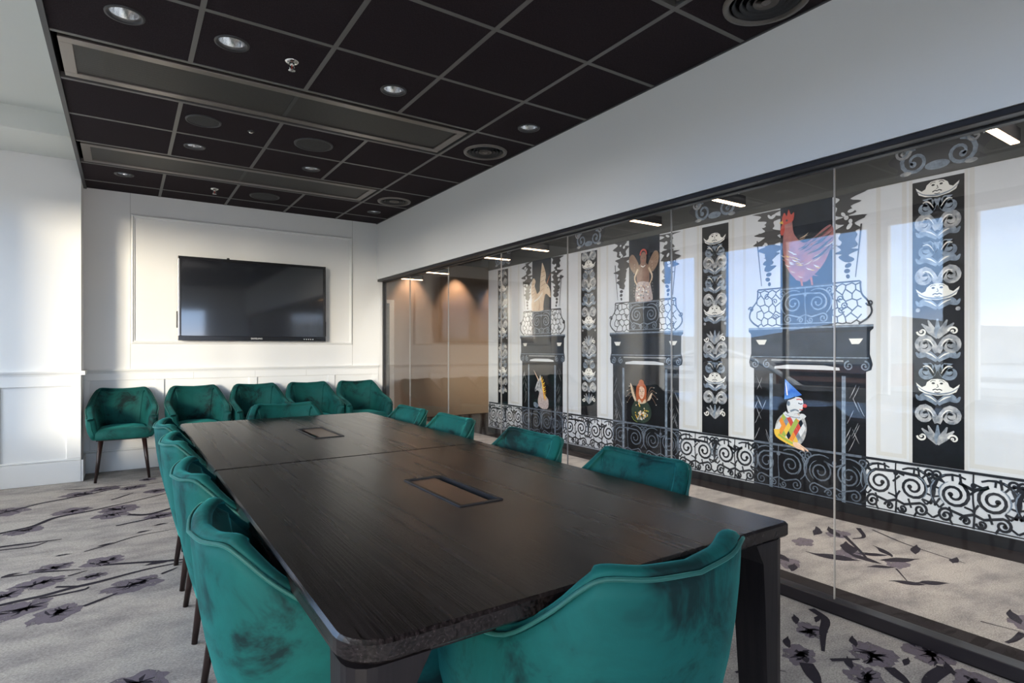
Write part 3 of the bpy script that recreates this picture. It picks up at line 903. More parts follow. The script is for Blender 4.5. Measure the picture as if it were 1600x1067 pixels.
# ================================================================== CHAIRS
def chair_meshes():
    rim = [(.262, .262, .585), (.276, .15, .622), (.281, .02, .645), (.274, -.09, .672), (.250, -.18, .735), (.218, -.24, .795), (.188, -.266, .815), (.11, -.298, .808), (0, -.312, .802)]
    bot = [(.232, .255, .395), (.240, .14, .395), (.240, .01, .395), (.230, -.09, .395), (.207, -.155, .395), (.180, -.195, .395), (.150, -.214, .395), (.085, -.235, .395), (0, -.243, .395)]
    R = spline(rim, 4); B = spline(bot, 4)
    mir = lambda L: [np.array((-p[0], p[1], p[2])) for p in L[-2::-1]]
    R = R + mir(R); B = B + mir(B)
    n = len(R)
    rings = []
    piping = []
    for i in range(n):
        t = R[min(i + 1, n - 1)] - R[max(i - 1, 0)]
        nb = np.array((t[1], -t[0], 0.0)); nb /= np.linalg.norm(nb)   # sideways
        if np.dot(nb[:2], -R[i][:2]) < 0: nb = -nb                     # points inward
        u = abs(i - (n - 1) / 2) / ((n - 1) / 2)                       # 0 back, 1 arm front
        th = 0.060 - 0.012 * (1 - u)
        out = []
        for s in (0, 0.18, 0.38, 0.58, 0.76, 0.90, 0.965):
            p = B[i] * (1 - s) + R[i] * s
            p = p - nb * (0.020 * math.sin(PI * s) * (0.6 + 0.4 * u))
            out.append(p)
        topc = R[i] + nb * th * 0.5
        for a in (150, 120, 90, 60, 30):
            aa = math.radians(a)
            out.append(topc - nb * (-math.cos(aa)) * -1 * th * 0.5 * 1.0 + np.array((0, 0, (math.sin(aa) - 0.5) * 0.022)))
        inner_b = B[i] + nb * (th + 0.004)
        for s in (0.93, 0.8, 0.6, 0.35, 0.15):
            p = inner_b * (1 - s) + (R[i] + nb * th) * s
            p = p + nb * 0.012 * math.sin(PI * s) * (1 - u)
            out.append(p)
        rings.append(out)
        piping.append(R[i] * 0.985 + B[i] * 0.015 - nb * 0.003 + np.array((0, 0, 0.002)))
    k = len(rings[0])
    # rounded arm fronts
    def cap(ring, dirv):
        c0 = [np.array(p) for p in ring]
        res = []
        for q, (sh, adv) in enumerate(((0.78, 0.014), (0.42, 0.022), (0.04, 0.025))):
            L = []
            for idx, p in enumerate(c0):
                # partner across the thickness
                mid = (p + c0[k - 1 - idx]) / 2
                L.append(mid + (p - mid) * sh + dirv * adv + np.array((0, 0, -0.01 * (1 - sh) * (p[2] - 0.395) / 0.2)))
            res.append(L)
        return res
    f0 = cap(rings[0], np.array((0, 1, 0.))); f1 = cap(rings[-1], np.array((0, 1, 0.)))
    allr = f0[::-1] + rings + f1
    b = MB()
    vs = [p for r in allr for p in r]
    fs = []
    for i in range(len(allr) - 1):
        for j in range(k - 1):
            fs.append((i * k + j, i * k + j + 1, (i + 1) * k + j + 1, (i + 1) * k + j))
        fs.append((i * k + k - 1, i * k, (i + 1) * k, (i + 1) * k + k - 1))
    b.add(vs, fs, True)
    shell = b.mesh('shell', M['velvet'])
    pip = MB().tube(piping, 0.0042, segs=6).mesh('piping', M['piping'])
    # seat cushion
    inn = [(B[i][0], B[i][1]) for i in range(n)]
    inn = [(x * 0.80, y * 0.83 if y < 0 else y) for x, y in inn if y < 0.2]
    front = [(-0.232, 0.21), (-0.230, 0.262), (-0.20, 0.279), (-0.1, 0.286), (0, 0.288), (0.1, 0.286), (0.20, 0.279), (0.230, 0.262), (0.232, 0.21)]
    if inn[0][0] > 0: front_o = front
    ol = inn + front_o
    cxy = np.array((0, 0.03))
    lv = []
    for z, s in ((0.385, 0.90), (0.388, 0.965), (0.40, 0.995), (0.425, 1.0), (0.447, 0.99), (0.462, 0.96), (0.474, 0.88), (0.482, 0.7), (0.486, 0.4), (0.487, 0.05)):
        lv.append([(*(cxy + (np.array(p) - cxy) * s), z + (0.012 if p[1] > 0.2 and z > 0.45 else 0) * 0) for p in ol])
    m_ = len(ol); b = MB()
    b.add([p for L in lv for p in L], [list(range(m_))[::-1], list(range((len(lv) - 1) * m_, len(lv) * m_))] +
          [(i * m_ + j, i * m_ + (j + 1) % m_, (i + 1) * m_ + (j + 1) % m_, (i + 1) * m_ + j) for i in range(len(lv) - 1) for j in range(m_)], True)
    seat = b.mesh('seat', M['velvet'])
    pan = MB().bbox(-0.2, 0.2, -0.17, 0.22, 0.372, 0.392, 0.004).mesh('underframe', M['black'])
    legs = []
    for sx_, sy_ in ((-1, -1), (1, -1), (1, 1), (-1, 1)):
        legs.append(MB().tube([(sx_ * 0.165, sy_ * 0.155 + 0.005, 0.378), (sx_ * 0.205, sy_ * 0.205 + 0.005, 0.0)], 0.019, 0.0115, 12).mesh('leg', M['legwood']))
    return shell, pip, seat, pan, legs


c_shell, c_pip, c_seat, c_pan, c_legs = chair_meshes()
chair0 = thing('velvet_armchair', '', 'chair')
for nm, me in (('shell', c_shell), ('seat', c_seat), ('underframe', c_pan)):
    o = link(nm, me, chair0)
    if nm == 'shell': link('piping', c_pip, o)
for me in c_legs: link('leg', me, chair0)
first = [True]
def chair(x, y, rz, lab, group):
    if first[0]:
        first[0] = False
        chair0.location = (x, y, 0); chair0.rotation_euler = (0, 0, rz); chair0['label'] = lab; chair0['group'] = group
        return chair0
    return copy_tree(chair0, (x, y, 0), rz, lab, group)


gb, gl_, gr_ = 'green chairs along the television wall', 'green chairs on the window side of the table', 'green chairs on the glass side of the table'
chair(-0.015, 6.57, PI, 'green velvet armchair against the wall beside the white pillar, all legs visible', gb)
chair(0.605, 6.57, PI + 0.03, 'green velvet armchair against the wall, second from the white pillar', gb)
chair(1.185, 6.57, PI, 'green velvet armchair against the wall, directly under the middle of the television', gb)
chair(1.74, 6.57, PI - 0.02, 'green velvet armchair against the wall, second from the glass corner', gb)
chair(2.30, 6.56, PI - 0.03, 'green velvet armchair in the corner between television wall and glass', gb)
chair(0.435, 3.50, -PI / 2, 'teal velvet chair at the far end of the window side of the table', gl_)
chair(0.435, 2.88, -PI / 2, 'teal velvet chair on the window side, just beyond the table joint', gl_)
chair(0.435, 2.13, -PI / 2, 'teal velvet chair on the window side, just before the table joint', gl_)
chair(0.43, 1.455, -PI / 2, 'large teal velvet chair nearest the camera on the window side of the table', gl_)
chair(1.30, 3.48, PI / 2, 'green chair back at the far end of the glass side of the table', gr_)
chair(1.30, 2.89, PI / 2, 'green chair back on the glass side beyond the table joint', gr_)
chair(1.30, 2.14, PI / 2, 'green chair back on the glass side beside the near cable port', gr_)
chair(1.305, 1.475, PI / 2, 'green chair back nearest the camera on the glass side of the table', gr_)
chair(0.92, 3.975, PI, 'green chair alone at the far short end of the table', 'green chairs at the table ends')
chair(0.862, 0.99, 0.0, 'teal velvet chair alone at the near short end of the table', 'green chairs at the table ends')


# ================================================================== CARPET PRINT
class Art:
    """flat print or paint: 2-D shapes laid in thin layers on a surface; put(a, b, layer) gives the 3-D point"""
    def __init__(self, put):
        self.put = put; self.m = {}; self.layer = 1

    def _add(self, key, pts, faces):
        mb = self.m.setdefault(key, MB())
        mb.add([self.put(a, b, self.layer) for a, b in pts], faces)

    def poly(self, key, pts, up=True):
        self._add(key, pts, [list(range(len(pts)))])
        if up: self.layer += 1

    def stroke(self, key, pts, w0, w1=None, up=True, n=0, mid=None):
        if n: pts = [tuple(p) for p in spline(pts, n)]
        if w1 is None: w1 = w0
        k = len(pts); L = []; R = []
        for i in range(k):
            a = pts[max(i - 1, 0)]; b = pts[min(i + 1, k - 1)]
            dx, dy = b[0] - a[0], b[1] - a[1]; l = math.hypot(dx, dy) or 1
            t = i / (k - 1)
            w = (w0 + (w1 - w0) * t) if mid is None else ((w0 + (mid - w0) * t * 2) if t < .5 else (mid + (w1 - mid) * (t * 2 - 1)))
            L.append((pts[i][0] - dy / l * w / 2, pts[i][1] + dx / l * w / 2)); R.append((pts[i][0] + dy / l * w / 2, pts[i][1] - dx / l * w / 2))
        self._add(key, L + R, [(i, i + 1, k + i + 1, k + i) for i in range(k - 1)])
        if up: self.layer += 1

    def ellipse(self, key, cx, cy, rx, ry, rot=0, n=18, up=True):
        c, s = math.cos(rot), math.sin(rot)
        self.poly(key, [(cx + rx * math.cos(2 * PI * k / n) * c - ry * math.sin(2 * PI * k / n) * s, cy + rx * math.cos(2 * PI * k / n) * s + ry * math.sin(2 * PI * k / n) * c) for k in range(n)], up)

    def spiral(self, key, cx, cy, r, turns, a0, sgn, w0, w1, tail=None, up=True):
        """scroll that starts at the outside (after an optional tail) and curls in to a dot"""
        n = max(10, int(turns * 14)); pts = list(tail or [])
        for k in range(n + 1):
            t = k / n; a = a0 + sgn * turns * 2 * PI * t; q = r * (1 - 0.78 * t)
            pts.append((cx + q * math.cos(a), cy + q * math.sin(a)))
        self.stroke(key, pts, w0, w1, up=False)
        e_ = pts[-1]
        self.ellipse(key, e_[0], e_[1], w0 * 0.75, w0 * 0.75, n=10, up=up)

    def build(self, parent, names):
        return {k: mb.build(names.get(k, k), M[k], parent) for k, mb in self.m.items()}


def blossom(A, x, y, r, rot, squash=0.75, dark=True):
    rnd = random.Random(int(x * 1000 + y * 77))
    pts = []
    ph = rnd.uniform(-1, 1)
    for k in range(40):
        a = 2 * PI * k / 40
        q = r * (0.66 + 0.26 * abs(math.sin(2.5 * a + rot + ph * math.sin(a))) ** 0.7 + rnd.uniform(-0.09, 0.09)) * (1 + .16 * math.sin(a + ph * 5))
        px, py = q * math.cos(a), q * squash * math.sin(a)
        pts.append((x + px * math.cos(rot) - py * math.sin(rot), y + px * math.sin(rot) + py * math.cos(rot)))
    A.poly('dye_grey', pts)
    if dark:
        for k in range(17):
            a = rnd.uniform(0, 2 * PI); l = r * rnd.uniform(0.22, 0.66); c = rnd.uniform(-0.32, 0.32) * r
            A.stroke('dye_dark', [(x + c, y + c * 0.5), (x + c + l * 0.5 * math.cos(a + 0.15), y + c * .5 + l * 0.5 * math.sin(a + 0.15)), (x + c + l * math.cos(a), y + c * .5 + l * squash * math.sin(a))], 0.008, 0.003, up=False, mid=0.014 * rnd.uniform(0.4, 1.6))
        A.ellipse('dye_dark', x, y, r * 0.2, r * 0.13, rot, 9)


def leaf(A, x, y, l, rot, w=0.35):
    pts = []
    rl = random.Random(int(x * 911 + y * 331))
    base = [(0, 0), (.12, .3), (.3, .75), (.5, .95), (.68, .75), (.85, .35), (1.05, .02), (.85, -.2), (.68, -.6), (.5, -.7), (.3, -.6), (.12, -.25)]
    base = [(a, b + rl.uniform(-.16, .16)) for a, b in base]
    bend = rl.uniform(-.25, .25)
    for s, t in [tuple(p) for p in spline(base + [base[0]], 3)][:-1]:
        px, py = (s - .5) * l, t * l * min(w, .38) / 2 + bend * l * (s - .5) ** 2
        pts.append((x + px * math.cos(rot) - py * math.sin(rot), y + px * math.sin(rot) + py * math.cos(rot)))
    A.poly('dye_dark', pts)


def put_floor(a, b, l): return (a, b, 0.0006 + 0.000012 * min(l, 120))


A = Art(put_floor)
rnd = random.Random(3)
BL = [(-0.40, 3.47, .16, .4), (-0.25, 3.34, .13, .9), (0.05, 3.53, .15, .3), (-0.35, 3.81, .13, .2), (-0.10, 3.99, .12, .3), (-0.32, 4.03, .11, .1), (-0.14, 3.77, .08, .2),
      (-0.08, 5.09, .13, .2), (0.21, 4.86, .13, .1), (-0.55, 4.97, .13, .5), (-0.71, 5.62, .16, .4), (-0.49, 3.70, .10, .2), (0.01, 2.45, .14, 0),
      (-0.31, 5.95, .13, .2), (-0.14, 6.05, .13, .3), (0.05, 5.98, .12, .3), (-0.31, 5.37, .14, .5), (-0.05, 5.24, .15, .4), (0.23, 5.74, .12, .1), (0.17, 6.28, .08, .1),
      (2.42, 1.34, .085, .6), (2.20, 1.25, .10, .4), (2.43, 1.10, .115, .4), (2.63, 0.97, .12, .2), (2.25, 1.03, .10, .8), (2.52, 0.80, .12, .4), (2.05, 1.60, .11, .2), (1.95, .85, .12, .5),
      (1.95, 2.6, .13, .4), (2.25, 3.4, .14, 1.), (2.1, 4.6, .13, .3), (1.9, 5.4, .13, .7), (1.1, 4.9, .14, .5), (.9, 5.7, .13, 1.2), (-1.1, 2.2, .14, .3), (-1.0, .9, .15, .9), (.3, -.6, .14, .2), (1.4, -.9, .14, 1.)]
for x, y, r, rot in BL:
    blossom(A, x, y, r, rot, rnd.uniform(.65, .9))
BR = [([(-.95, 3.45), (-.48, 3.58), (-.34, 3.6), (-.22, 3.64), (-.11, 3.66), (.05, 3.71), (.16, 3.73), (.35, 3.74)], .030),
      ([(-1.1, 4.7), (-.67, 4.97), (-.52, 5.05), (-.41, 5.22), (-.22, 5.29), (.02, 5.42), (.30, 5.60)], .034), ([(-.9, 4.62), (-.63, 4.63), (-.48, 4.62), (-.33, 4.61)], .03), ([(-.62, 4.56), (-.47, 4.54), (-.4, 4.60)], .016),
      ([(-.2, 4.25), (-.08, 4.32), (.07, 4.42), (.28, 4.45)], .012), ([(-.29, 3.70), (-.22, 3.66), (-.16, 3.64)], .02), ([(-.34, 3.57), (-.18, 3.58), (-.15, 3.61)], .02), ([(-.16, 3.35), (-.1, 3.39), (-.03, 3.44)], .022),
      ([(-.54, 4.01), (-.41, 3.99)], .014), ([(-.4, 4.0), (-.2, 3.92)], .016), ([(-.25, 3.84), (-.17, 3.88)], .014), ([(-.1, 3.93), (.05, 3.87), (.24, 3.79), (.34, 3.77)], .026), ([(.16, 3.6), (.24, 3.66)], .016),
      ([(-1.0, 5.4), (-.71, 5.61), (-.55, 5.76), (-.38, 5.84), (-.2, 5.93), (-.07, 6.01), (.3, 6.1)], .026), ([(-.09, 5.58), (.06, 5.76)], .018), ([(-.43, 6.21), (-.25, 6.13), (-.09, 6.13), (.14, 6.08)], .016), ([(.02, 5.02), (.15, 4.95), (.35, 5.1)], .04), ([(-.05, 4.75), (.15, 4.82), (.4, 4.95)], .02),
      ([(2.63, 1.45), (2.58, 1.36), (2.45, 1.30), (2.30, 1.22)], .034), ([(2.16, 1.21), (2.05, 1.10)], .05), ([(2.26, 1.17), (2.36, 1.11)], .02), ([(2.39, 1.02), (2.32, .92)], .04), ([(2.57, .88), (2.53, .9), (2.38, .89), (2.2, .8)], .045), ([(2.56, .92), (2.52, .9)], .02),
      ([(1.7, 2.4), (1.95, 2.6), (2.25, 3.4), (2.2, 4.2), (2.1, 4.6)], .026), ([(1.9, 5.4), (2.1, 4.9), (2.1, 4.6)], .022), ([(.7, 4.6), (1.1, 4.9), (.9, 5.7)], .026), ([(-1.4, 1.6), (-1.1, 2.2), (-.9, 2.9), (-.95, 3.45)], .03), ([(1.88, 1.32), (1.98, 1.30), (2.04, 1.22)], .012)]
for pts, wd in BR:
    A.stroke('dye_dark', pts, wd, wd * 0.35, n=5, mid=wd * 1.1)
for x, y, l, rot in [(2.56, 1.38, .09, .3), (2.49, 1.0, .08, .2), (.16, 3.80, .16, .1), (-.5, 4.03, .09, .2), (.1, 4.5, .1, .3), (-.3, 4.25, .08, 0), (1.96, 1.33, .1, .4), (-.1, 4.33, .09, .4), (.2, 4.62, .1, .2)] + [(p[0] + .05, p[1] + .09, .1, .6) for p in BL[20:30]]:
    leaf(A, x, y, l, rot)
A.build(floor, {'dye_grey': 'blossom_print', 'dye_dark': 'branch_print'})
A = Art(put_floor)
for x, y, r, rot in [(3.52, 1.71, .12, .2), (3.60, 1.50, .10, .4), (3.84, 1.95, .11, .1), (3.49, 1.98, .10, .3), (3.1, 1.84, .10, .5), (3.30, .84, .12, .1), (3.7, .3, .13, .5), (3.5, 2.9, .12, .3), (3.3, 4.2, .12, .3), (3.7, 5.4, .13, .5)]:
    blossom(A, x, y, r, rot, .7, False)
for x, y, l, rot, w_ in [(3.62, 1.76, .26, .6, .4), (3.40, 1.74, .28, 2.0, .45), (3.52, 1.64, .22, 1.4, .3), (3.66, 1.5, .24, -.5, .35), (3.74, 1.62, .2, .9, .3), (3.93, 1.53, .2, .3, .3), (3.91, 1.33, .13, .2, .5), (3.34, 1.34, .16, 2.2, .4), (3.44, 1.27, .18, 2.5, .4), (3.86, 1.98, .22, .8, .3), (3.78, 2.04, .22, .4, .3), (3.46, 1.52, .14, 2.4, .4), (3.31, .9, .16, .5, .4), (3.36, .78, .14, 1.2, .4), (3.45, 2.85, .2, .7, .4), (3.6, 2.98, .2, 2., .4), (3.3, 4.15, .2, .6, .4), (3.7, 5.3, .2, .9, .4), (3.15, 1.9, .16, 1., .4), (3.05, 1.78, .14, .4, .4), (3.62, 1.64, .18, 2.3, .4)]:
    leaf(A, x, y, l, rot, w_)
for pts, wd in [([(4.12, 1.86), (3.99, 1.61), (3.92, 1.36), (3.91, 1.28)], .014), ([(3.5, 1.46), (3.45, 1.42), (3.36, 1.35)], .012), ([(3.13, .97), (3.16, .83)], .008), ([(3.15, .83), (3.05, .83), (2.99, .84)], .03), ([(4.08, 1.93), (3.92, 1.82), (3.82, 1.84)], .03), ([(3.84, 1.9), (3.62, 1.7), (3.5, 1.6)], .025), ([(3.4, 2.5), (3.5, 2.9), (3.3, 4.2), (3.7, 5.4)], .02)]:
    A.stroke('dye_dark', pts, wd, wd * .5, n=5)
A.build(floor_c, {'dye_grey': 'blossom_print', 'dye_dark': 'branch_print'})


# ================================================================== PAINTED WALL
def put_mural(a, b, l): return (-0.0012 - 0.00007 * l, -a, b)     # a runs to the right when facing the wall


def sm(pts, n=4): return [tuple(p) for p in spline(list(pts) + [pts[0]], n)][:-1]


def mural(name, lab, y, group=None):
    t = thing(name, lab, 'wall painting', (XM, y, 0), 0, group)
    return t, Art(put_mural)


def pilaster(lab, y, wd, z0=0.435, z1=2.31):
    t, A = mural('painted_pilaster', lab, y, 'painted black pilasters')
    h = wd / 2
    MB().add([(-.001, -h, z0), (-.001, h, z0), (-.001, h, z1), (-.001, -h, z1)], [(0, 1, 2, 3)]).build('panel', M['p_black'], t)
    MB().add([(-.0008, -h - .02, z0), (-.0008, -h, z0), (-.0008, -h, z1 + .02), (-.0008, -h - .02, z1 + .02)], [(0, 1, 2, 3)]).build('pale_edge', M['p_pale'], t)
    MB().add([(-.0008, h + .02, z0), (-.0008, h, z0), (-.0008, h, z1 + .02), (-.0008, h + .02, z1 + .02)], [(0, 1, 2, 3)]).build('pale_edge', M['p_pale'], t)
    s = h * 0.92
    B = Art(put_mural)       # masks
    def P(L, z): return [(a * s, z + b * s) for a, b in L]
    def sc_pair(z, up=1, r=.42, key='p_grey'):
        for q in (-1, 1):
            A.spiral(key, q * .52 * s, z, r * s, 1.15, PI / 2 if q > 0 else PI / 2, -q * up, -(-.27) * s, .12 * s, tail=[(0, z + up * -.35 * s), (q * .2 * s, z + .1 * s * up), (q * .35 * s, z + .32 * s)])
            A.stroke('p_light', P([(q * .15, up * .0 - .05), (q * .3, .2), (q * .45, .3), (q * .62, .26)], z), .02 * s, .03 * s, n=3, mid=.07 * s)
    def moustache(z, key='p_steel'):
        for q in (-1, 1):
            A.stroke(key, P([(0, -.22), (q * .25, -.02), (q * .5, .12), (q * .78, .0), (q * .93, .18)], z), .22 * s, .06 * s, n=5, mid=.40 * s)
            A.stroke('p_light', P([(q * .05, -.12), (q * .3, .08), (q * .55, .18)], z), .02 * s, .02 * s, n=4, mid=.08 * s)
    def fan(z):
        for a in (-58, -30, 0, 30, 58):
            r_ = math.radians(a)
            A.stroke('p_grey' if a % 60 else 'p_steel', P([(0, -.45), (.35 * math.sin(r_), -.1), (.8 * math.sin(r_), .5 * math.cos(r_))], z), .12 * s, .06 * s, n=4, mid=.30 * s)
        for q in (-1, 1):
            A.spiral('p_light', q * .66 * s, z - .12 * s, .22 * s, 1.0, PI, -q, .10 * s, .05 * s)
    def mask(z, k=1.0):
        B.layer = A.layer + 40
        B.poly('p_light', P([(-.92, .26), (-.66, .04), (-.50, .12), (-.44, .30), (-.26, .44), (0, .48), (.26, .44), (.44, .30), (.50, .12), (.66, .04), (.92, .26), (.78, -.12), (.5, -.26), (.25, -.3), (0, -.34), (-.25, -.3), (-.5, -.26), (-.78, -.12)], z))
        B.stroke('p_steel', P([(-.9, .12), (-.6, -.12), (-.3, -.22), (0, -.26), (.3, -.22), (.6, -.12), (.9, .12)], z), .03 * s, .03 * s, n=3, mid=.09 * s)
        for q in (-1, 1):
            B.ellipse('p_black', q * .17 * s, z + .26 * s, .075 * s, .05 * s, n=8)
            B.stroke('p_black', P([(q * .07, .38), (q * .2, .40), (q * .3, .33)], z), .03 * s)
        B.stroke('p_black', P([(0, .22), (.04, .08), (-.04, .06)], z), .035 * s)
        B.stroke('p_black', P([(-.2, -.08), (-.08, -.02), (0, -.06), (.08, -.02), (.2, -.08)], z), .05 * s, .05 * s, n=2)
        B.stroke('p_black', P([(-.12, -.17), (0, -.2), (.12, -.17)], z), .035 * s)
    def dots(z):
        for q in (-1, 1):
            A.ellipse('p_grey', q * .84 * s, z, .10 * s, .10 * s, n=10)
    seq = ['fan', 'pairu', 'moust', 'mask', 'paird', 'moust', 'pairu', 'fan', 'dots', 'moust', 'mask', 'pairu', 'moust', 'paird', 'moust', 'pairu', 'paird', 'mask', 'pairu', 'dots', 'fan']
    z = z0 + .62 * s + (.12 if wd > .2 else .05)
    k = 0
    while z < z1 - .45 * s:
        q = seq[k % len(seq)]
        {'fan': lambda: fan(z), 'pairu': lambda: sc_pair(z, 1), 'paird': lambda: sc_pair(z, -1, key='p_steel'), 'moust': lambda: moustache(z), 'mask': lambda: mask(z), 'dots': lambda: dots(z)}[q]()
        z += {'fan': .95, 'pairu': .80, 'paird': .80, 'moust': .52, 'mask': .80, 'dots': .28}[q] * s
        k += 1
    A.build(t, {'p_grey': 'grey_scrollwork', 'p_steel': 'blue_scrollwork', 'p_light': 'highlights'})
    B.build(t, {'p_light': 'mask_face', 'p_black': 'mask_features', 'p_steel': 'mask_shading'})
    # painted capital above
    Cc = Art(put_mural); Cc.layer = 12
    hw = h * 1.75
    Cc.layer = 90
    Cc.poly('p_ink', sm([(-hw, 2.36), (-hw * .75, 2.34), (-hw * .4, 2.355), (0, 2.335), (hw * .4, 2.355), (hw * .75, 2.335), (hw * 1.05, 2.37), (hw * .95, 2.43), (hw * 1.15, 2.50), (hw * .9, 2.56), (hw, 2.62), (hw * .5, 2.67), (-hw * .5, 2.67), (-hw, 2.62), (-hw * .85, 2.55), (-hw * 1.15, 2.48), (-hw * .9, 2.42)], 3))
    for q in (-1, 1):
        Cc.spiral('p_steel', q * hw * .5, 2.45, hw * .36, 1.4, PI / 2, -q, .028, .016)
        Cc.ellipse('p_grey', q * hw * .72, 2.38, .035, .016, n=10)
        Cc.spiral('p_grey', q * hw * .8, 2.53, hw * .2, 1.2, 0, q, .02, .012)
    Cc.ellipse('p_steel', 0, 2.40, hw * .28, .03)
    Cc.build(t, {'p_ink': 'capital', 'p_steel': 'capital_scrolls', 'p_grey': 'capital_beads'})
    return t


pilaster('narrow painted black pilaster at the far end of the white painted wall', 6.80, 0.255)
pilaster('painted black pilaster with masks between the unicorn and the red-haired fairy', 4.995, 0.275)
pilaster('painted black pilaster with masks between the fairy and the clown', 3.30, 0.28)
pilaster('largest painted black pilaster with masks, right of the clown and rooster', 1.59, 0.29)


def crackle(A, x0, x1, z0, z1, cell, w_, key, seed, side=0):
    """jittered honeycomb of painted lines inside a rectangle, scrolls in some cells"""
    rn = random.Random(seed)
    nx = max(2, round((x1 - x0) / cell)); nz_ = max(2, round((z1 - z0) / (cell * .87)))
    dx, dz = (x1 - x0) / nx, (z1 - z0) / nz_
    P = {}
    for j in range(nz_ + 1):
        for i in range(-1, 2 * nx + 2):
            x = x0 + i * dx / 2
            z = z0 + j * dz + (dz * .2 if (i + j) % 2 else -dz * .2)
            edge = 0 if (i <= 0 or i >= 2 * nx) else 1
            P[i, j] = (min(max(x + rn.uniform(-.17, .17) * dx * edge, x0), x1), min(max(z + rn.uniform(-.22, .22) * dz, z0), z1))
    for j in range(nz_ + 1):
        for i in range(0, 2 * nx):
            A.stroke(key, [P[i, j], P[i + 1, j]], w_, up=False)
            if (i + j) % 2 == 1 and j < nz_:
                A.stroke(key, [P[i, j], P[i, j + 1]], w_, up=False)
    A.layer += 1
    for _ in range(max(2, nx)):
        cx, cz = rn.uniform(x0 + cell * .6, x1 - cell * .6), rn.uniform(z0 + cell * .5, z1 - cell * .5)
        A.spiral(key, cx, cz, cell * .42, 1.2, rn.uniform(0, 6), rn.choice((-1, 1)), w_, w_ * .7)


def scroll_run(A, x0, x1, z0, z1, key, key2, w_, seed, fill=True):
    """band of wrought-iron scrolls: heart and lyre cells side by side, circles and bars between"""
    rn = random.Random(seed)
    H = z1 - z0; n = max(1, round((x1 - x0) / (H * 1.22))); cw = (x1 - x0) / n
    bar = lambda p, q, k=.8: A.stroke(key, [p, q], w_ * k, up=False)
    for i in range(n):
        cx = x0 + cw * (i + .5); zc = z0 + H * (.57 + rn.uniform(-.02, .02)); r = min(H * .245, cw * .20)
        for q in (-1, 1):
            bx = cx + q * cw * .235; sx_ = q if i % 2 else -q
            A.spiral(key, bx, zc, r, 1.7, PI / 2 + .3 * sx_, sx_, w_ * 1.25, w_ * .9, tail=[(cx - q * .0, zc + r * .35 + H * .05)] if i % 2 else [(cx, zc + r * 1.05)])
            A.stroke(key2, [(bx + r * .97 * math.cos(a), zc + r * .97 * math.sin(a)) for a in [(-.9 + .3 * k) if q > 0 else (PI + .9 - .3 * k) for k in range(8)]], w_ * .2, w_ * .2, mid=w_ * .7)
            R2 = min(H * .36, cw * .30)
            clampz = lambda p: (min(max(p[0], x0), x1), min(max(p[1], z0 + .006), z1 - .006))
            a0 = (-.9 if q > 0 else PI + .9)
            arc = [clampz((bx + R2 * math.cos(a0 + q * .30 * k), zc + R2 * math.sin(a0 + q * .30 * k))) for k in range(11)]
            A.stroke(key, arc, w_ * .7, w_ * .7, mid=w_ * 1.3)
            A.stroke(key2, [(p[0] + q * w_ * .25, p[1]) for p in arc[1:8]], w_ * .2, w_ * .2, mid=w_ * .55)
            if fill:
                for k in (0, 2, 4, 6, 8):
                    a = a0 + q * .30 * k
                    bar((bx + r * math.cos(a), zc + r * math.sin(a)), arc[k], .75)
            # lower pair of curls, running out from the middle stem
            A.spiral(key, bx + q * cw * .10, z0 + H * .155, H * .125, 1.3, PI / 2, -q, w_ * 1.1, w_ * .8, tail=[(cx, z0 + H * .26), (cx + q * cw * .12, z0 + H * .20)])
            A.spiral(key, cx + q * cw * .095, z0 + H * .115, H * .085, 1.2, PI, q, w_, w_ * .7)
            A.spiral(key, cx + q * cw * .44, z1 - H * .13, H * .10, 1.2, -PI / 2, q, w_, w_ * .75, tail=[(cx + q * cw * .49, zc - r * .3), (cx + q * cw * .475, zc + r * .4)])
            if fill:
                for a in (.2, 1.1, 2.2, 3.6, 4.4, 5.4):
                    p = (bx + r * math.cos(a), zc + r * math.sin(a)); e_ = (bx + (r + H * .16) * math.cos(a + .25), zc + (r + H * .16) * math.sin(a + .25))
                    bar(p, (min(max(e_[0], x0), x1), min(max(e_[1], z0), z1)))
                bar((cx + q * cw * .25, z0), (cx + q * cw * .29, z0 + H * .10)); bar((cx + q * cw * .5, z0 + H * .06), (cx + q * cw * .40, z0 + H * .15))
                bar((cx + q * cw * .5, z0 + H * .38), (cx + q * cw * .46, z0 + H * .30))
            A.layer += 1
        A.stroke(key, [(cx, z0), (cx + .004, z0 + H * .3), (cx - .003, zc), (cx, z1)], w_ * .8, w_ * .5, n=3)
        A.ellipse(key, cx, zc + r * .9, H * .045, H * .05, n=10)
    A.stroke(key, [(x0, z1), (x1, z1)], .018)
    A.stroke(key, [(x0, z0 + .008), (x1, z0 + .008)], .008)


def railing(lab, ya, yb, seed):
    """white painted balustrade between fireplaces; ya is the far end"""
    yc = (ya + yb) / 2; h = abs(ya - yb) / 2
    t, A = mural('painted_balustrade', lab, yc, 'white painted balustrades with black scrolls')
    MB().add([(-.0011, -h, .07), (-.0011, h, .07), (-.0011, h, .43), (-.0011, -h, .43)], [(0, 1, 2, 3)]).build('ground', M['p_white'], t)
    A.layer = 4
    scroll_run(A, -h, h, .075, .425, 'p_ink', 'p_steel', .0165, seed)
    A.build(t, {'p_ink': 'ironwork', 'p_steel': 'ironwork_shading'})


railing('painted white balustrade with black scrolls at the far end, under the narrow pilaster', 7.17, 6.31, 1)
railing('painted white balustrade with black scrolls between unicorn and fairy', 5.46, 4.555, 2)
railing('painted white balustrade with black scrolls between fairy and clown', 3.725, 2.885, 3)
railing('widest painted white balustrade with black scrolls, right of the clown', 2.055, 0.30, 4)


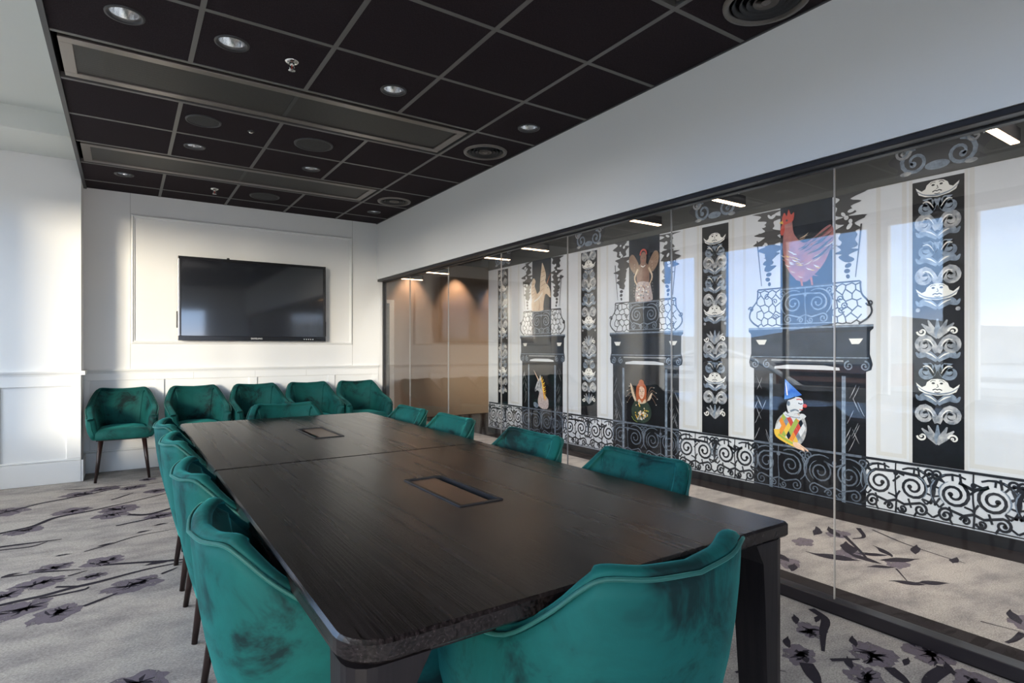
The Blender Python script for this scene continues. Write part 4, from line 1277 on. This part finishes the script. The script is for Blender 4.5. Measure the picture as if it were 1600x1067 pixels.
def garland(A, q, c, seed):
    """black cut-out foliage hanging beside the upper opening; q = side, c = centre"""
    rn = random.Random(seed)
    key = 'p_ink'
    rows = [(2.33, .125), (2.27, .12), (2.20, .07), (2.15, .12), (2.08, .13), (2.02, .115), (1.96, .075), (1.92, .085), (1.87, .065), (1.83, .045), (1.79, .04), (1.75, .025)]
    blobs = [(rows[0:4], .0), (rows[3:7], .01), (rows[6:9], 0)]
    for rr_, off in blobs:
        L = []; R_ = []
        for z, w_ in rr_:
            L.append((c + off - w_ * rn.uniform(.5, 1.25), z + rn.uniform(-.015, .015)))
            L.append((c + off - w_ * rn.uniform(.1, .6), z - .03 + rn.uniform(-.008, .008)))
            R_.append((c + off + w_ * rn.uniform(.5, 1.25), z + rn.uniform(-.015, .015)))
            R_.append((c + off + w_ * rn.uniform(.1, .6), z - .03 + rn.uniform(-.008, .008)))
        pts = L + R_[::-1]
        pts = [tuple(p) for p in spline(pts + [pts[0]], 3)][:-1]
        A.poly(key, pts)
    for z, w_ in rows[7:]:
        A.ellipse(key, c + rn.uniform(-.01, .01), z - .02, w_ * .55, .017, rn.uniform(-.5, .5), 10)
    for k in range(5):
        A.ellipse('p_white', c + rn.uniform(-.05, .05), rn.uniform(2.0, 2.3), rn.uniform(.012, .03), rn.uniform(.01, .018), rn.uniform(-1, 1), 9)
    A.stroke(key, [(c + q * .10, 2.1), (c + q * .085, 1.95), (c + q * .06, 1.72)], .012, .006, n=4)


def fireplace(name, lab, y, W, figures, seed):
    t, A = mural(name, lab, y, 'painted black mantelpieces')
    hw = W / 2; hc = hw * .95
    def rect(part, m, a0, a1, z0, z1, d=.0012):
        return MB().add([(-d, -a0, z0), (-d, -a1, z0), (-d, -a1, z1), (-d, -a0, z1)], [(0, 1, 2, 3)]).build(part, M[m], t)
    ci = hw * .58                                            # half width of the opening
    # side columns in marble, opening between
    for q in (-1, 1):
        rect('column', 'p_black', q * ci, q * hw * .90, .07, 1.04)
        rect('column_edge', 'p_steel', q * (ci - .012), q * (ci + .016), .07, 1.0, .0016)
    rect('hearth_opening', 'p_black', -ci, ci, .43, 1.04)
    rect('lower_panel', 'p_black', -hw * .90, hw * .90, .07, .43, .00125)
    V = Art(put_mural); V.layer = 8
    rn = random.Random(seed)
    for q in (-1, 1):
        for k in range(11):
            x = q * rn.uniform(ci + .04, hw * .86); z = rn.uniform(.5, .98); d_ = rn.choice((-1, 1))
            V.stroke('p_grey', [(x, z), (x + .012 * d_, z - .03), (x + .03 * d_, z - .07), (x + .045 * d_, z - .10)], .002, .0015, n=3, mid=.005)
    V.build(t, {'p_grey': 'marble_veins'})
    # entablature: outline with steps, in navy-black, mouldings and highlights
    E_ = Art(put_mural); E_.layer = 10
    half = [(hw, 1.375), (hw, 1.345), (hw * .955, 1.325), (hw * .95, 1.16), (hw * .97, 1.13), (hw * .99, 1.09), (hw * .97, 1.05), (hw * .90, 1.035), (hw * .86, 1.02), (ci - .02, 1.02), (ci - .03, 1.06), (ci * .5, 1.075)]
    E_.poly('p_navy_sky', half + [(-a, b) for a, b in half[::-1]])
    E_.stroke('p_steel', [(-hw, 1.366), (hw, 1.366)], .014)
    E_.stroke('p_black', [(-hw * .96, 1.33), (hw * .96, 1.33)], .016)
    E_.stroke('p_steel', [(-hw * .94, 1.135), (hw * .94, 1.135)], .008)
    E_.stroke('p_grey', [(-ci, 1.11), (ci, 1.11)], .012)
    for q in (-1, 1):
        E_.poly('p_light', [(q * (hw * .66), 1.275), (q * (hw * .86), 1.275), (q * (hw * .82), 1.245), (q * (hw * .80), 1.235), (q * hw * .70, 1.235)])
        for a in (.66, .88):
            E_.spiral('p_steel', q * hw * a, 1.075, .036, 1.3, PI / 2, 1 if a < .7 else -1, .012, .007)
    E_.build(t, {'p_navy_sky': 'entablature', 'p_steel': 'cornice_lines', 'p_black': 'cornice_shadow', 'p_grey': 'lintel_line', 'p_light': 'brackets'})
    # lower scrolls across the hearth
    S = Art(put_mural); S.layer = 30
    scroll_run(S, -hw * .9, hw * .9, .075, .425, 'p_dim', 'p_steel', .010, seed, fill=False)
    S.build(t, {'p_dim': 'hearth_railing', 'p_steel': 'hearth_railing_shading'})
    # upper opening, balcony
    uo = hw * .42
    rect('upper_opening', 'p_navy_sky', -uo, uo, 1.375, 2.40)  # blue tint stands in for sky reflected over the dark opening
    Bc = Art(put_mural); Bc.layer = 30
    for q in (-1, 1):
        edge = [(uo, 1.378), (hw * .80, 1.378), (hw * .92, 1.42), (hw * .98, 1.47), (hw * .93, 1.54), (hw * .84, 1.60), (hw * .82, 1.69), (uo, 1.69)]
        Bc.poly('p_white', [(q * a, b) for a, b in edge])
    for q in (-1, 1):
        x0, x1 = sorted((q * uo, q * hw * .84))
        crackle(Bc, x0, x1, 1.385, 1.68, .062, .009, 'p_ink', seed + q)
        Bc.stroke('p_ink', [(q * hw * .80, 1.38), (q * hw * .92, 1.42), (q * hw * .98, 1.47), (q * hw * .93, 1.54), (q * hw * .84, 1.60), (q * hw * .82, 1.69)], .014, .012, n=4)
        Bc.spiral('p_ink', q * hw * .95, 1.53, .025, 1.1, PI, q, .012, .008)
    scroll_run(Bc, -uo, uo, 1.39, 1.68, 'p_steel', 'p_grey', .010, seed + 5, fill=False)
    Bc.stroke('p_ink', [(-hw * .82, 1.69), (hw * .82, 1.69)], .012)
    Bc.build(t, {'p_white': 'balcony_ground', 'p_ink': 'balcony_ironwork', 'p_steel': 'balcony_scrolls', 'p_grey': 'balcony_highlights'})
    Gd = Art(put_mural); Gd.layer = 14
    for q in (-1, 1): garland(Gd, q, q * (uo + .105), seed * 3 + q)
    Gd.build(t, {'p_ink': 'foliage_cutout', 'p_white': 'foliage_gaps'})
    for nm, lb, fn in figures:
        F = Art(put_mural); F.layer = 70
        fn(F)
        # one figure = the largest colour as body, the others as its sub-parts
        keys = list(F.m.keys())
        body = F.m[keys[0]].build(nm, M[keys[0]], t)
        body['label'] = lb
        for k in keys[1:]:
            F.m[k].build(FIG.get(k, k), M[k], body)
    return t


FIG = {'p_white': 'white_paint', 'p_light': 'highlights', 'p_grey': 'grey_shading', 'p_steel': 'blue_shading', 'p_black': 'dark_lines', 'p_ink': 'dark_outline', 'p_skin': 'skin', 'p_red': 'red_details',
       'p_rust': 'red_hair', 'p_yellow': 'yellow_details', 'p_orange': 'orange_details', 'p_green': 'green_patches', 'p_blue': 'blue_paint', 'p_rose': 'rose_feathers', 'p_brown': 'brown_shading', 'p_cream': 'cream_paint', 'p_navy_sky': 'navy_patches', 'p_lilac': 'lilac_coat'}




def fig_clown(F):
    ox, oz = -.10, .43
    def P(L): return [(ox + a, oz + b) for a, b in L]
    F.poly('p_grey', sm(P([(-.13, .07), (-.15, .13), (-.12, .21), (-.06, .26), (.02, .27), (.08, .25), (.11, .18), (.105, .10), (.07, .03), (.0, .005), (-.06, .02)])))
    cols = ['p_orange', 'p_green', 'p_red', 'p_steel', 'p_yellow', 'p_navy_sky', 'p_white', 'p_red', 'p_green', 'p_orange']
    k = 0
    for j in range(6):
        for i in range(7):
            x = -.135 + i * .04 + (.02 if j % 2 else 0); z = .045 + j * .036
            if (x + .02) ** 2 / .0145 + (z - .14) ** 2 / .0135 < 1:
                F.poly(cols[(i * 3 + j * 4 + k) % 10], P([(x - .019, z), (x, z - .036), (x + .019, z), (x, z + .036)]), up=False); k += 1
    F.layer += 1
    F.stroke('p_yellow', P([(-.135, .12), (-.125, .075), (-.06, .04), (.02, .01)]), .05, .035, n=4)
    F.stroke('p_green', P([(-.12, .08), (-.06, .045), (0, .02)]), .02, .015, n=3)
    F.stroke('p_white', P([(-.07, .262), (-.045, .235), (-.02, .25), (.005, .225), (.03, .245), (.055, .222), (.075, .25), (.10, .235)]), .03, .03, n=3)
    F.stroke('p_steel', P([(-.06, .245), (-.02, .232), (.02, .228), (.06, .23)]), .006, .006, n=3)
    F.poly('p_white', sm(P([(-.04, .27), (-.05, .32), (-.035, .365), (.02, .39), (.07, .385), (.085, .35), (.078, .30), (.05, .27), (.0, .255)])))
    F.ellipse('p_steel', ox - .035, oz + .335, .014, .02)
    F.stroke('p_steel', P([(-.02, .275), (.02, .29), (.05, .28)]), .016, .01, n=3)
    F.poly('p_blue', P([(-.07, .365), (-.065, .53), (.075, .41), (.03, .395), (-.02, .375)]))
    F.stroke('p_light', P([(-.058, .50), (-.045, .40)]), .004, .012)
    F.stroke('p_ink', P([(-.065, .36), (-.02, .372), (.02, .39)]), .012, .01)
    F.stroke('p_ink', P([(.045, .345), (.065, .338), (.08, .343)]), .008)
    F.stroke('p_red', P([(.03, .372), (.055, .375), (.075, .37)]), .008)
    F.ellipse('p_red', ox + .098, oz + .327, .017, .015)
    F.stroke('p_red', P([(.055, .295), (.07, .292), (.085, .30)]), .008, .006, n=2)
    F.poly('p_skin', sm(P([(.0, .03), (.04, .035), (.075, .015), (.125, -.015), (.12, -.025), (.09, -.012), (.1, -.03), (.07, -.02), (.04, -.015), (.01, .0)]), 2))
    for a in (0, .012, .024):
        F.stroke('p_brown', P([(.06 + a, .012 - a * .5), (.105 + a * .4, -.012 - a * .4)]), .003)


def fig_fairy(F):
    ox, oz = -.03, .45
    def P(L): return [(ox + a, oz + b) for a, b in L]
    F.poly('p_dress', sm(P([(-.13, .06), (-.14, .12), (-.11, .19), (-.05, .235), (.04, .235), (.10, .19), (.135, .12), (.12, .05), (.05, .0), (-.06, .0)])))
    for q in (-1, 1):
        for k, (dx, dz) in enumerate(((.17, .36), (.20, .31), (.215, .25), (.20, .19))):
            F.stroke('p_tan', P([(q * .06, .20), (q * (.06 + dx) * .5, .22 + (dz - .1) * .5), (q * dx, dz)]), .002, .002, n=4, mid=.006)
            F.ellipse('p_light', ox + q * dx, oz + dz, .006, .003)
        F.poly('p_cream', sm(P([(q * .07, .22), (q * .13, .36), (q * .155, .39), (q * .14, .30), (q * .09, .21)]), 3) if q < 0 else sm(P([(.08, .22), (.12, .29), (.15, .31), (.12, .24)]), 3))
    F.poly('p_rust', sm(P([(-.065, .23), (-.075, .30), (-.06, .37), (-.02, .405), (.03, .40), (.065, .36), (.07, .29), (.06, .22), (.03, .20), (-.03, .20)])))
    F.ellipse('p_rust', ox + .0, oz + .405, .035, .03)
    F.poly('p_skin', sm(P([(-.028, .27), (-.034, .32), (-.02, .36), (.015, .365), (.042, .34), (.042, .29), (.02, .245), (-.005, .24)])))
    for q in (-1, 1):
        F.ellipse('p_ink', ox + .006 + q * .018, oz + .317, .008, .004)
        F.stroke('p_brown', P([(.006 + q * .008, .33), (.006 + q * .028, .332)]), .004)
    F.stroke('p_brown', P([(.006, .315), (.012, .29), (.002, .288)]), .004)
    F.stroke('p_red', P([(-.006, .268), (.006, .271), (.02, .268)]), .008, .004)
    for dx in (-.05, -.03, .05):
        F.stroke('p_rust', P([(dx, .34), (dx * 1.3, .27), (dx * 1.2, .21)]), .012, .006, n=4)
    F.poly('p_cream', sm(P([(-.05, .215), (-.03, .235), (-.01, .22), (.01, .20), (.03, .22), (.055, .24), (.06, .205), (.02, .19), (-.03, .19)]), 3))
    rn = random.Random(5)
    for k in range(26):
        a = rn.uniform(0, 2 * PI); r = math.sqrt(rn.uniform(0.05, .8))
        F.ellipse(rn.choice(('p_yellow', 'p_yellow', 'p_green', 'p_cream', 'p_orange')), ox + .12 * r * math.cos(a), oz + .11 + .10 * r * math.sin(a), .008, .008, n=8)
    for k in range(22):
        a = rn.uniform(0, 2 * PI); r = math.sqrt(rn.uniform(0, 1))
        F.ellipse(rn.choice(('p_light', 'p_yellow', 'p_cream', 'p_grey')), ox + .055 * r * math.cos(a), oz + .06 + .05 * r * math.sin(a), .012, .010, rn.uniform(0, 3), 8)
    F.stroke('p_green', P([(-.13, .05), (-.10, .015), (-.05, -.005)]), .006, .004, n=3)


def fig_unicorn(F):
    ox, oz = .0, .45
    def P(L): return [(ox + a, oz + b) for a, b in L]
    F.poly('p_lilac', sm(P([(-.06, .02), (-.07, .10), (-.045, .18), (-.05, .26), (.0, .30), (.05, .26), (.07, .18), (.12, .14), (.15, .10), (.14, .01), (.04, -.01)])))
    F.poly('p_grey', sm(P([(-.03, .19), (-.08, .22), (-.125, .20), (-.135, .235), (-.10, .30), (-.07, .345), (-.02, .36), (.02, .33), (.02, .26)])))
    F.poly('p_light', P([(-.04, .36), (-.02, .42), (.0, .35)]))
    F.stroke('p_cream', P([(-.05, .345), (-.16, .475)]), .024, .003)
    for k in range(3):
        a = .25 + k * .2
        F.stroke('p_rust', P([(-.05 - .11 * a - .008, .345 + .13 * a - .008), (-.05 - .11 * a + .008, .345 + .13 * a + .01)]), .004)
    for k, (dx, dz) in enumerate(((.02, .40), (.05, .37), (.075, .33), (.09, .28), (.10, .23), (.095, .18), (.11, .15))):
        F.stroke('p_yellow', P([(.0 + k * .008, .35 - k * .022), (dx * .7, dz - .02), (dx, dz)]), .022, .006, n=3)
        F.stroke('p_orange', P([(.005 + k * .008, .34 - k * .022), (dx * .65, dz - .04), (dx * 1.05, dz - .03)]), .012, .004, n=3)
    F.ellipse('p_ink', ox - .06, oz + .30, .010, .007)
    F.ellipse('p_ink', ox - .118, oz + .225, .006, .008)
    F.stroke('p_ink', P([(-.125, .21), (-.10, .218)]), .004)
    F.stroke('p_white', P([(-.075, .325), (-.10, .27), (-.12, .24)]), .012, .006, n=3)
    F.poly('p_steel', sm(P([(-.16, .02), (-.16, .06), (-.10, .06), (-.06, .03), (-.07, .0), (-.12, -.005)]), 3))


def fig_pegasus(F):
    ox, oz = -.05, 1.69
    def P(L): return [(ox + a, oz + b) for a, b in L]
    F.poly('p_cream', sm(P([(-.15, .0), (-.16, .10), (-.12, .20), (-.02, .22), (.07, .29), (.15, .33), (.22, .27), (.25, .17), (.235, .15), (.16, .20), (.12, .17), (.10, .05), (.09, -.0), (-.03, -.01)])))
    F.poly('p_cream', sm(P([(-.14, .12), (-.17, .26), (-.15, .38), (-.11, .42), (-.07, .38), (-.09, .32), (-.06, .26), (-.04, .18)]), 3))
    F.poly('p_cream', sm(P([(.02, .20), (.03, .38), (.06, .55), (.075, .60), (.13, .50), (.15, .42), (.12, .34), (.10, .28)]), 3))
    for k in range(5):
        F.stroke('p_brown', P([(.035 + k * .004, .24 + k * .06), (.10 + k * .008, .27 + k * .055)]), .005)
        F.stroke('p_brown', P([(-.145, .16 + k * .045), (-.09, .19 + k * .04)]), .005)
    F.stroke('p_rust', P([(.17, .33), (.245, .45)]), .018, .003)
    F.poly('p_cream', P([(.12, .33), (.135, .38), (.155, .33)]))
    F.stroke('p_light', P([(-.1, .12), (.0, .16), (.08, .22)]), .02, .01, n=3)
    F.ellipse('p_ink', ox + .19, oz + .275, .009, .006)
    F.ellipse('p_ink', ox + .236, oz + .18, .005, .007)
    F.stroke('p_brown', P([(.09, .01), (.11, .12), (.14, .19)]), .008, .005, n=3)
    F.stroke('p_brown', P([(.0, .0), (.02, .08), (.0, .14)]), .010, .004, n=3)


def fig_angel(F):
    ox, oz = -.0, 1.69
    def P(L): return [(ox + a, oz + b) for a, b in L]
    F.poly('p_brown', sm(P([(-.09, .18), (-.10, .30), (-.06, .37), (.0, .39), (.05, .37), (.075, .30), (.07, .18), (.0, .14)])))
    for q in (-1, 1):
        F.poly('p_tan', sm(P([(q * .05, .34), (q * .09, .42), (q * .15, .49), (q * .20, .46), (q * .195, .37), (q * .14, .30), (q * .08, .28)]), 3))
        for k in range(4):
            F.stroke('p_brown', P([(q * .09, .33 + k * .02), (q * .18, .37 + k * .028)]), .004)
    F.poly('p_lilac', sm(P([(-.11, .0), (-.115, .08), (-.09, .18), (-.03, .20), (.04, .19), (.085, .17), (.115, .07), (.115, .0), (.0, -.01)])))
    rn = random.Random(8)
    for k in range(40):
        F.ellipse(rn.choice(('p_light', 'p_grey', 'p_cream', 'p_brown')), ox + rn.uniform(-.10, .10), oz + rn.uniform(.0, .16), .011, .009, rn.uniform(0, 3), 7)
    F.poly('p_brown', sm(P([(-.035, .37), (-.042, .44), (-.02, .49), (.02, .49), (.042, .44), (.03, .37), (.0, .35)])))
    for k in range(9):
        a = PI * k / 8
        F.ellipse('p_red', ox + .042 * math.cos(a), oz + .475 + .045 * math.sin(a), .010, .010, n=8)
    for q in (-1, 1):
        F.ellipse('p_ink', ox + q * .015, oz + .435, .006, .004, n=8)
        F.stroke('p_cream', P([(q * .075, .33), (q * .12, .24), (q * .09, .17)]), .022, .014, n=3)
        for k in range(12):
            F.ellipse('p_light', ox + q * (.125 + .006 * math.sin(k)), oz + .05 + k * .03, .0035, .0035, n=6)
    F.stroke('p_light', P([(-.03, .36), (0, .345), (.03, .36)]), .008, .008, n=3)
    F.stroke('p_red', P([(-.01, .405), (.01, .405)]), .005)


def fig_rooster(F):
    ox, oz = .0, 1.69
    def P(L): return [(ox + a, oz + b) for a, b in L]
    F.poly('p_rose', sm(P([(-.07, .05), (-.14, .14), (-.18, .28), (-.18, .42), (-.165, .52), (-.11, .53), (-.09, .42), (-.02, .34), (.06, .36), (.14, .42), (.20, .44), (.22, .36), (.19, .25), (.14, .15), (.06, .07), (.0, .03)])))
    F.poly('p_red', sm(P([(-.19, .50), (-.19, .56), (-.17, .60), (-.15, .57), (-.135, .62), (-.115, .575), (-.09, .59), (-.095, .53), (-.13, .51)]), 3))
    F.poly('p_red', sm(P([(-.195, .50), (-.205, .45), (-.19, .42), (-.17, .45), (-.17, .50)]), 3))
    F.poly('p_yellow', P([(-.185, .54), (-.215, .525), (-.18, .51)]))
    F.ellipse('p_ink', ox - .15, oz + .535, .009, .008)
    rn = random.Random(4)
    for k in range(46):
        a = rn.uniform(3.3, 5.2); r = rn.uniform(.12, .22)
        x, z = .02 + r * math.cos(a) * .95, .31 + r * math.sin(a) * 1.15
        F.stroke(rn.choice(('p_cream', 'p_light', 'p_rose', 'p_yellow')), P([(x - .02, z + .014), (x, z), (x + .024, z - .006)]), .002, .002, mid=.008)
    for k in range(26):
        x, z = rn.uniform(-.06, .18), rn.uniform(.16, .38)
        F.stroke(rn.choice(('p_brown', 'p_cream', 'p_rust', 'p_ink')), P([(x, z), (x + .04, z + .012), (x + .07, z + .035)]), .003, .002, mid=.009)
    for k in range(4):
        F.stroke('p_ink', P([(.06, .20 + k * .05), (.13, .23 + k * .05), (.21, .30 + k * .045)]), .006, .003, n=3, mid=.02)
    for q in (-.03, .05):
        F.stroke('p_rust', P([(q, .06), (q + .01, .0)]), .018, .014)


fireplace('painted_mantelpiece', 'painted black mantelpiece with unicorn bust below and winged horse above', 5.90, 0.955,
          [('unicorn_bust', 'painted unicorn bust with yellow mane', fig_unicorn), ('winged_horse', 'painted cream winged horse on the balcony', fig_pegasus)], 11)
fireplace('painted_mantelpiece', 'painted black mantelpiece with red-haired fairy below and winged angel above', 4.155, 1.0,
          [('fairy_bust', 'painted red-haired fairy in a dotted dark dress', fig_fairy), ('winged_angel', 'painted brown-faced angel with a pale skirt', fig_angel)], 23)
fireplace('painted_mantelpiece', 'painted black mantelpiece with harlequin clown below and rooster above', 2.47, 0.985,
          [('clown_bust', 'painted clown in a diamond-patterned shirt and blue cone hat', fig_clown), ('rooster', 'painted rose-red rooster on the balcony', fig_rooster)], 37)

# painted pale frames beside the pilasters (part of the wall's own decoration)
for y0, y1 in ((6.62, 6.40), (5.40, 5.16), (4.83, 4.68), (3.66, 3.47), (3.13, 2.99), (1.96, 1.77), (1.42, 0.75), (0.68, 0.2)):
    f = MB()
    z0, z1, t_ = .455, 2.36, .028
    for a, b_, c, d_ in ((y0, y0 - t_, z0, z1), (y1 + t_, y1, z0, z1), (y0 - t_, y1 + t_, z0, z0 + t_), (y0 - t_, y1 + t_, z1 - t_, z1)):
        f.add([(XM - .0009, a, c), (XM - .0009, b_, c), (XM - .0009, b_, d_), (XM - .0009, a, d_)], [(0, 1, 2, 3)])
    f.build('painted_frame', M['p_pale'], wm)

# ================================================================== CORRIDOR LIGHTS
M['bar_light'] = mat('warm_led_strip', (1, 0.8, 0.6), 0.5, emit=((1.0, 0.62, 0.36, 1), 7.0))
bar_y = [1.03, 2.60, 3.40, 4.97, 5.72, 7.27, 8.14]
blab = ['warm linear corridor lamp nearest the camera, above the largest pilaster', 'warm linear corridor lamp above the pilaster between fairy and clown',
        'warm linear corridor lamp above the fairy mantelpiece', 'warm linear corridor lamp above the unicorn mantelpiece, right of a pair', 'warm linear corridor lamp above the narrow far pilaster',
        'warm linear corridor lamp in the last pair, nearer the camera', 'warm linear corridor lamp farthest away, against the taupe end wall']
for y, lb in zip(bar_y, blab):
    v = thing('linear_lamp', lb, 'lamp', (3.56, y, 2.25), 0, 'warm linear lamps hanging in the corridor')
    MB().bbox(-0.235, 0.235, -0.022, 0.022, 0.006, 0.075, 0.002).build('housing', M['black'], v)
    MB().box(-0.23, 0.23, -0.018, 0.018, 0.0, 0.008).build('diffuser', M['bar_light'], v)
    for s in (-0.17, 0.17):
        MB().tube([(s, 0, 0.07), (s, 0, 0.47)], 0.003, segs=6).build('hanger', M['black'], v)
for k, (x, y, lb) in enumerate([(3.2, 9.05, 'small ceiling spotlight washing the taupe wall above the white door frame'), (4.1, 9.05, 'small ceiling spotlight washing the taupe end wall right of the door'), (5.0, 9.05, 'small ceiling spotlight washing the taupe end wall, third from the door'), (5.9, 9.05, 'small ceiling spotlight washing the taupe end wall, farthest from the door')]):
    v = thing('spotlight', lb, 'lamp', (x, y, 2.72), 0, 'spotlights washing the corridor end wall')
    MB().lathe([(0.04, 0), (0.04, -0.03), (0.034, -0.032), (0.03, -0.01)], 20).build('can', M['black'], v)
    MB().lathe([(0.03, -0.012), (0.0005, -0.013)], 16).build('lens', M['led'], v)
    d = bpy.data.lights.new('spot_beam', 'SPOT'); d.energy = 20; d.color = (1, .70, .48); d.spot_size = math.radians(75); d.spot_blend = .8; d.shadow_soft_size = .03
    o = bpy.data.objects.new('spot_beam', d); C.objects.link(o); o.location = (x, y, 2.66); o.rotation_euler = (math.radians(14), 0, 0)
# added, unseen fill panels and spots brightening the painted wall and corridor floor
M['fill_panel'] = mat('fill_panel_glow', (.9, .9, .88), 0.5, emit=((1.0, .96, .93, 1), 3.4))
for y in (0.6, 2.0, 3.4, 4.8, 6.2):
    MB().bbox(2.93, 3.47, y - .47, y + .47, 2.705, 2.72, 0.003).build('fill_panel_frame', M['black'], ceil_c)
    MB().box(2.95, 3.45, y - .45, y + .45, 2.700, 2.706).build('fill_panel_diffuser', M['fill_panel'], ceil_c)
for y in (-0.4, 0.9, 2.2, 3.5, 4.8, 6.1):  # added spots brightening the corridor carpet, each given an unseen ring
    d = bpy.data.lights.new('corridor_fill_beam', 'SPOT'); d.energy = 60; d.color = (1, .84, .70); d.spot_size = math.radians(54); d.spot_blend = .9; d.shadow_soft_size = .06
    o = bpy.data.objects.new('corridor_fill_beam', d); C.objects.link(o); o.location = (3.60, y, 2.69)
    MB().lathe([(0.05, 2.72), (0.05, 2.712), (0.042, 2.71), (0.04, 2.715), (0.0005, 2.716)], 20, c=(3.60, y, 0)).build('fill_lamp_ring', M['dgrey'], ceil_c)

# ================================================================== OUTSIDE (seen reflected in the glass and the television)
struct(MB().box(-900, XL - 6, -900, 900, -16.2, -16).build('ground', M['city']))
struct(MB().box(XL - 6, XL - 0.2, -20, 20, -0.8, -0.35).build('terrace', M['stone']))
struct(MB().box(XL - 6.1, XL - 5.9, -20, 20, -0.35, 0.35).build('trim_6', M['stone']))
hv = []; n = 60
rn = random.Random(12)
for k in range(n + 1):
    a = math.radians(95 + 170 * k / n)      # ring of hills west of the building
    hgt = 22 + 9 * math.sin(k * .35) + 6 * math.sin(k * .9 + 1) + rn.uniform(-1.5, 1.5)
    for r_, z in ((560, -16), (640, hgt * .6 - 5), (760, hgt)):
        hv.append((r_ * math.cos(a), r_ * math.sin(a), z))
struct(MB().add(hv, [(k * 3 + j, k * 3 + j + 1, k * 3 + 4 + j, k * 3 + 3 + j) for k in range(n) for j in range(2)], True).build('hills', M['hill']))
blds = [(-120, 34, 26, 40, 9, 'white_b'), (-196, 100, 30, 30, 12, 'red_b'), (-90, 70, 18, 30, 6, 'white_b'), (-180, 150, 40, 50, 14, 'white_b'), (-110, 128, 24, 24, 11, 'red_b'), (-200, 30, 30, 60, 13, 'white_b')]
blab2 = ['white office block straight out from the windows, right of the arch bridge', 'brick office block behind the arch bridge deck', 'low white office block in front of the arch bridge', 'tall white office block farthest left in the skyline', 'brick office block left of the arch bridge',
         'wide white office block behind the others, close under the hills', 'white office block outside the window wall end behind the camera', 'white office block at the near end of the skyline']
for lab, (x, y, sx_, sy_, h, m_) in zip(blab2, blds):
    t = thing('office_building', lab, 'building', (x, y, -16), 0, 'office blocks outside')
    MB().box(-sx_ / 2, sx_ / 2, -sy_ / 2, sy_ / 2, 0, h).build('wall', M[m_], t)
    MB().box(-sx_ / 2 - .3, sx_ / 2 + .3, -sy_ / 2 - .3, sy_ / 2 + .3, h, h + .5).build('roof', M['stone'], t)
    for z in range(3, h - 1, 3):
        MB().box(sx_ / 2, sx_ / 2 + .1, -sy_ / 2 + 1, sy_ / 2 - 1, z - .7, z + .7).build('window_band', M['glassdark'], t)
t = thing('arch_bridge', 'white steel arch bridge far outside the windows', 'bridge', (-150, 118, -16))
pts = [(0, -34 + 68 * k / 20, 4 + 13 * math.sin(PI * k / 20)) for k in range(21)]
MB().tube(pts, .7, segs=6).build('arch', M['white_b'], t)
MB().box(-3, 3, -40, 40, 4, 5).build('deck', M['stone'], t)
for k in range(2, 19, 2):
    MB().tube([pts[k], (0, pts[k][1], 5)], .12, segs=4).build('hanger', M['white_b'], t)
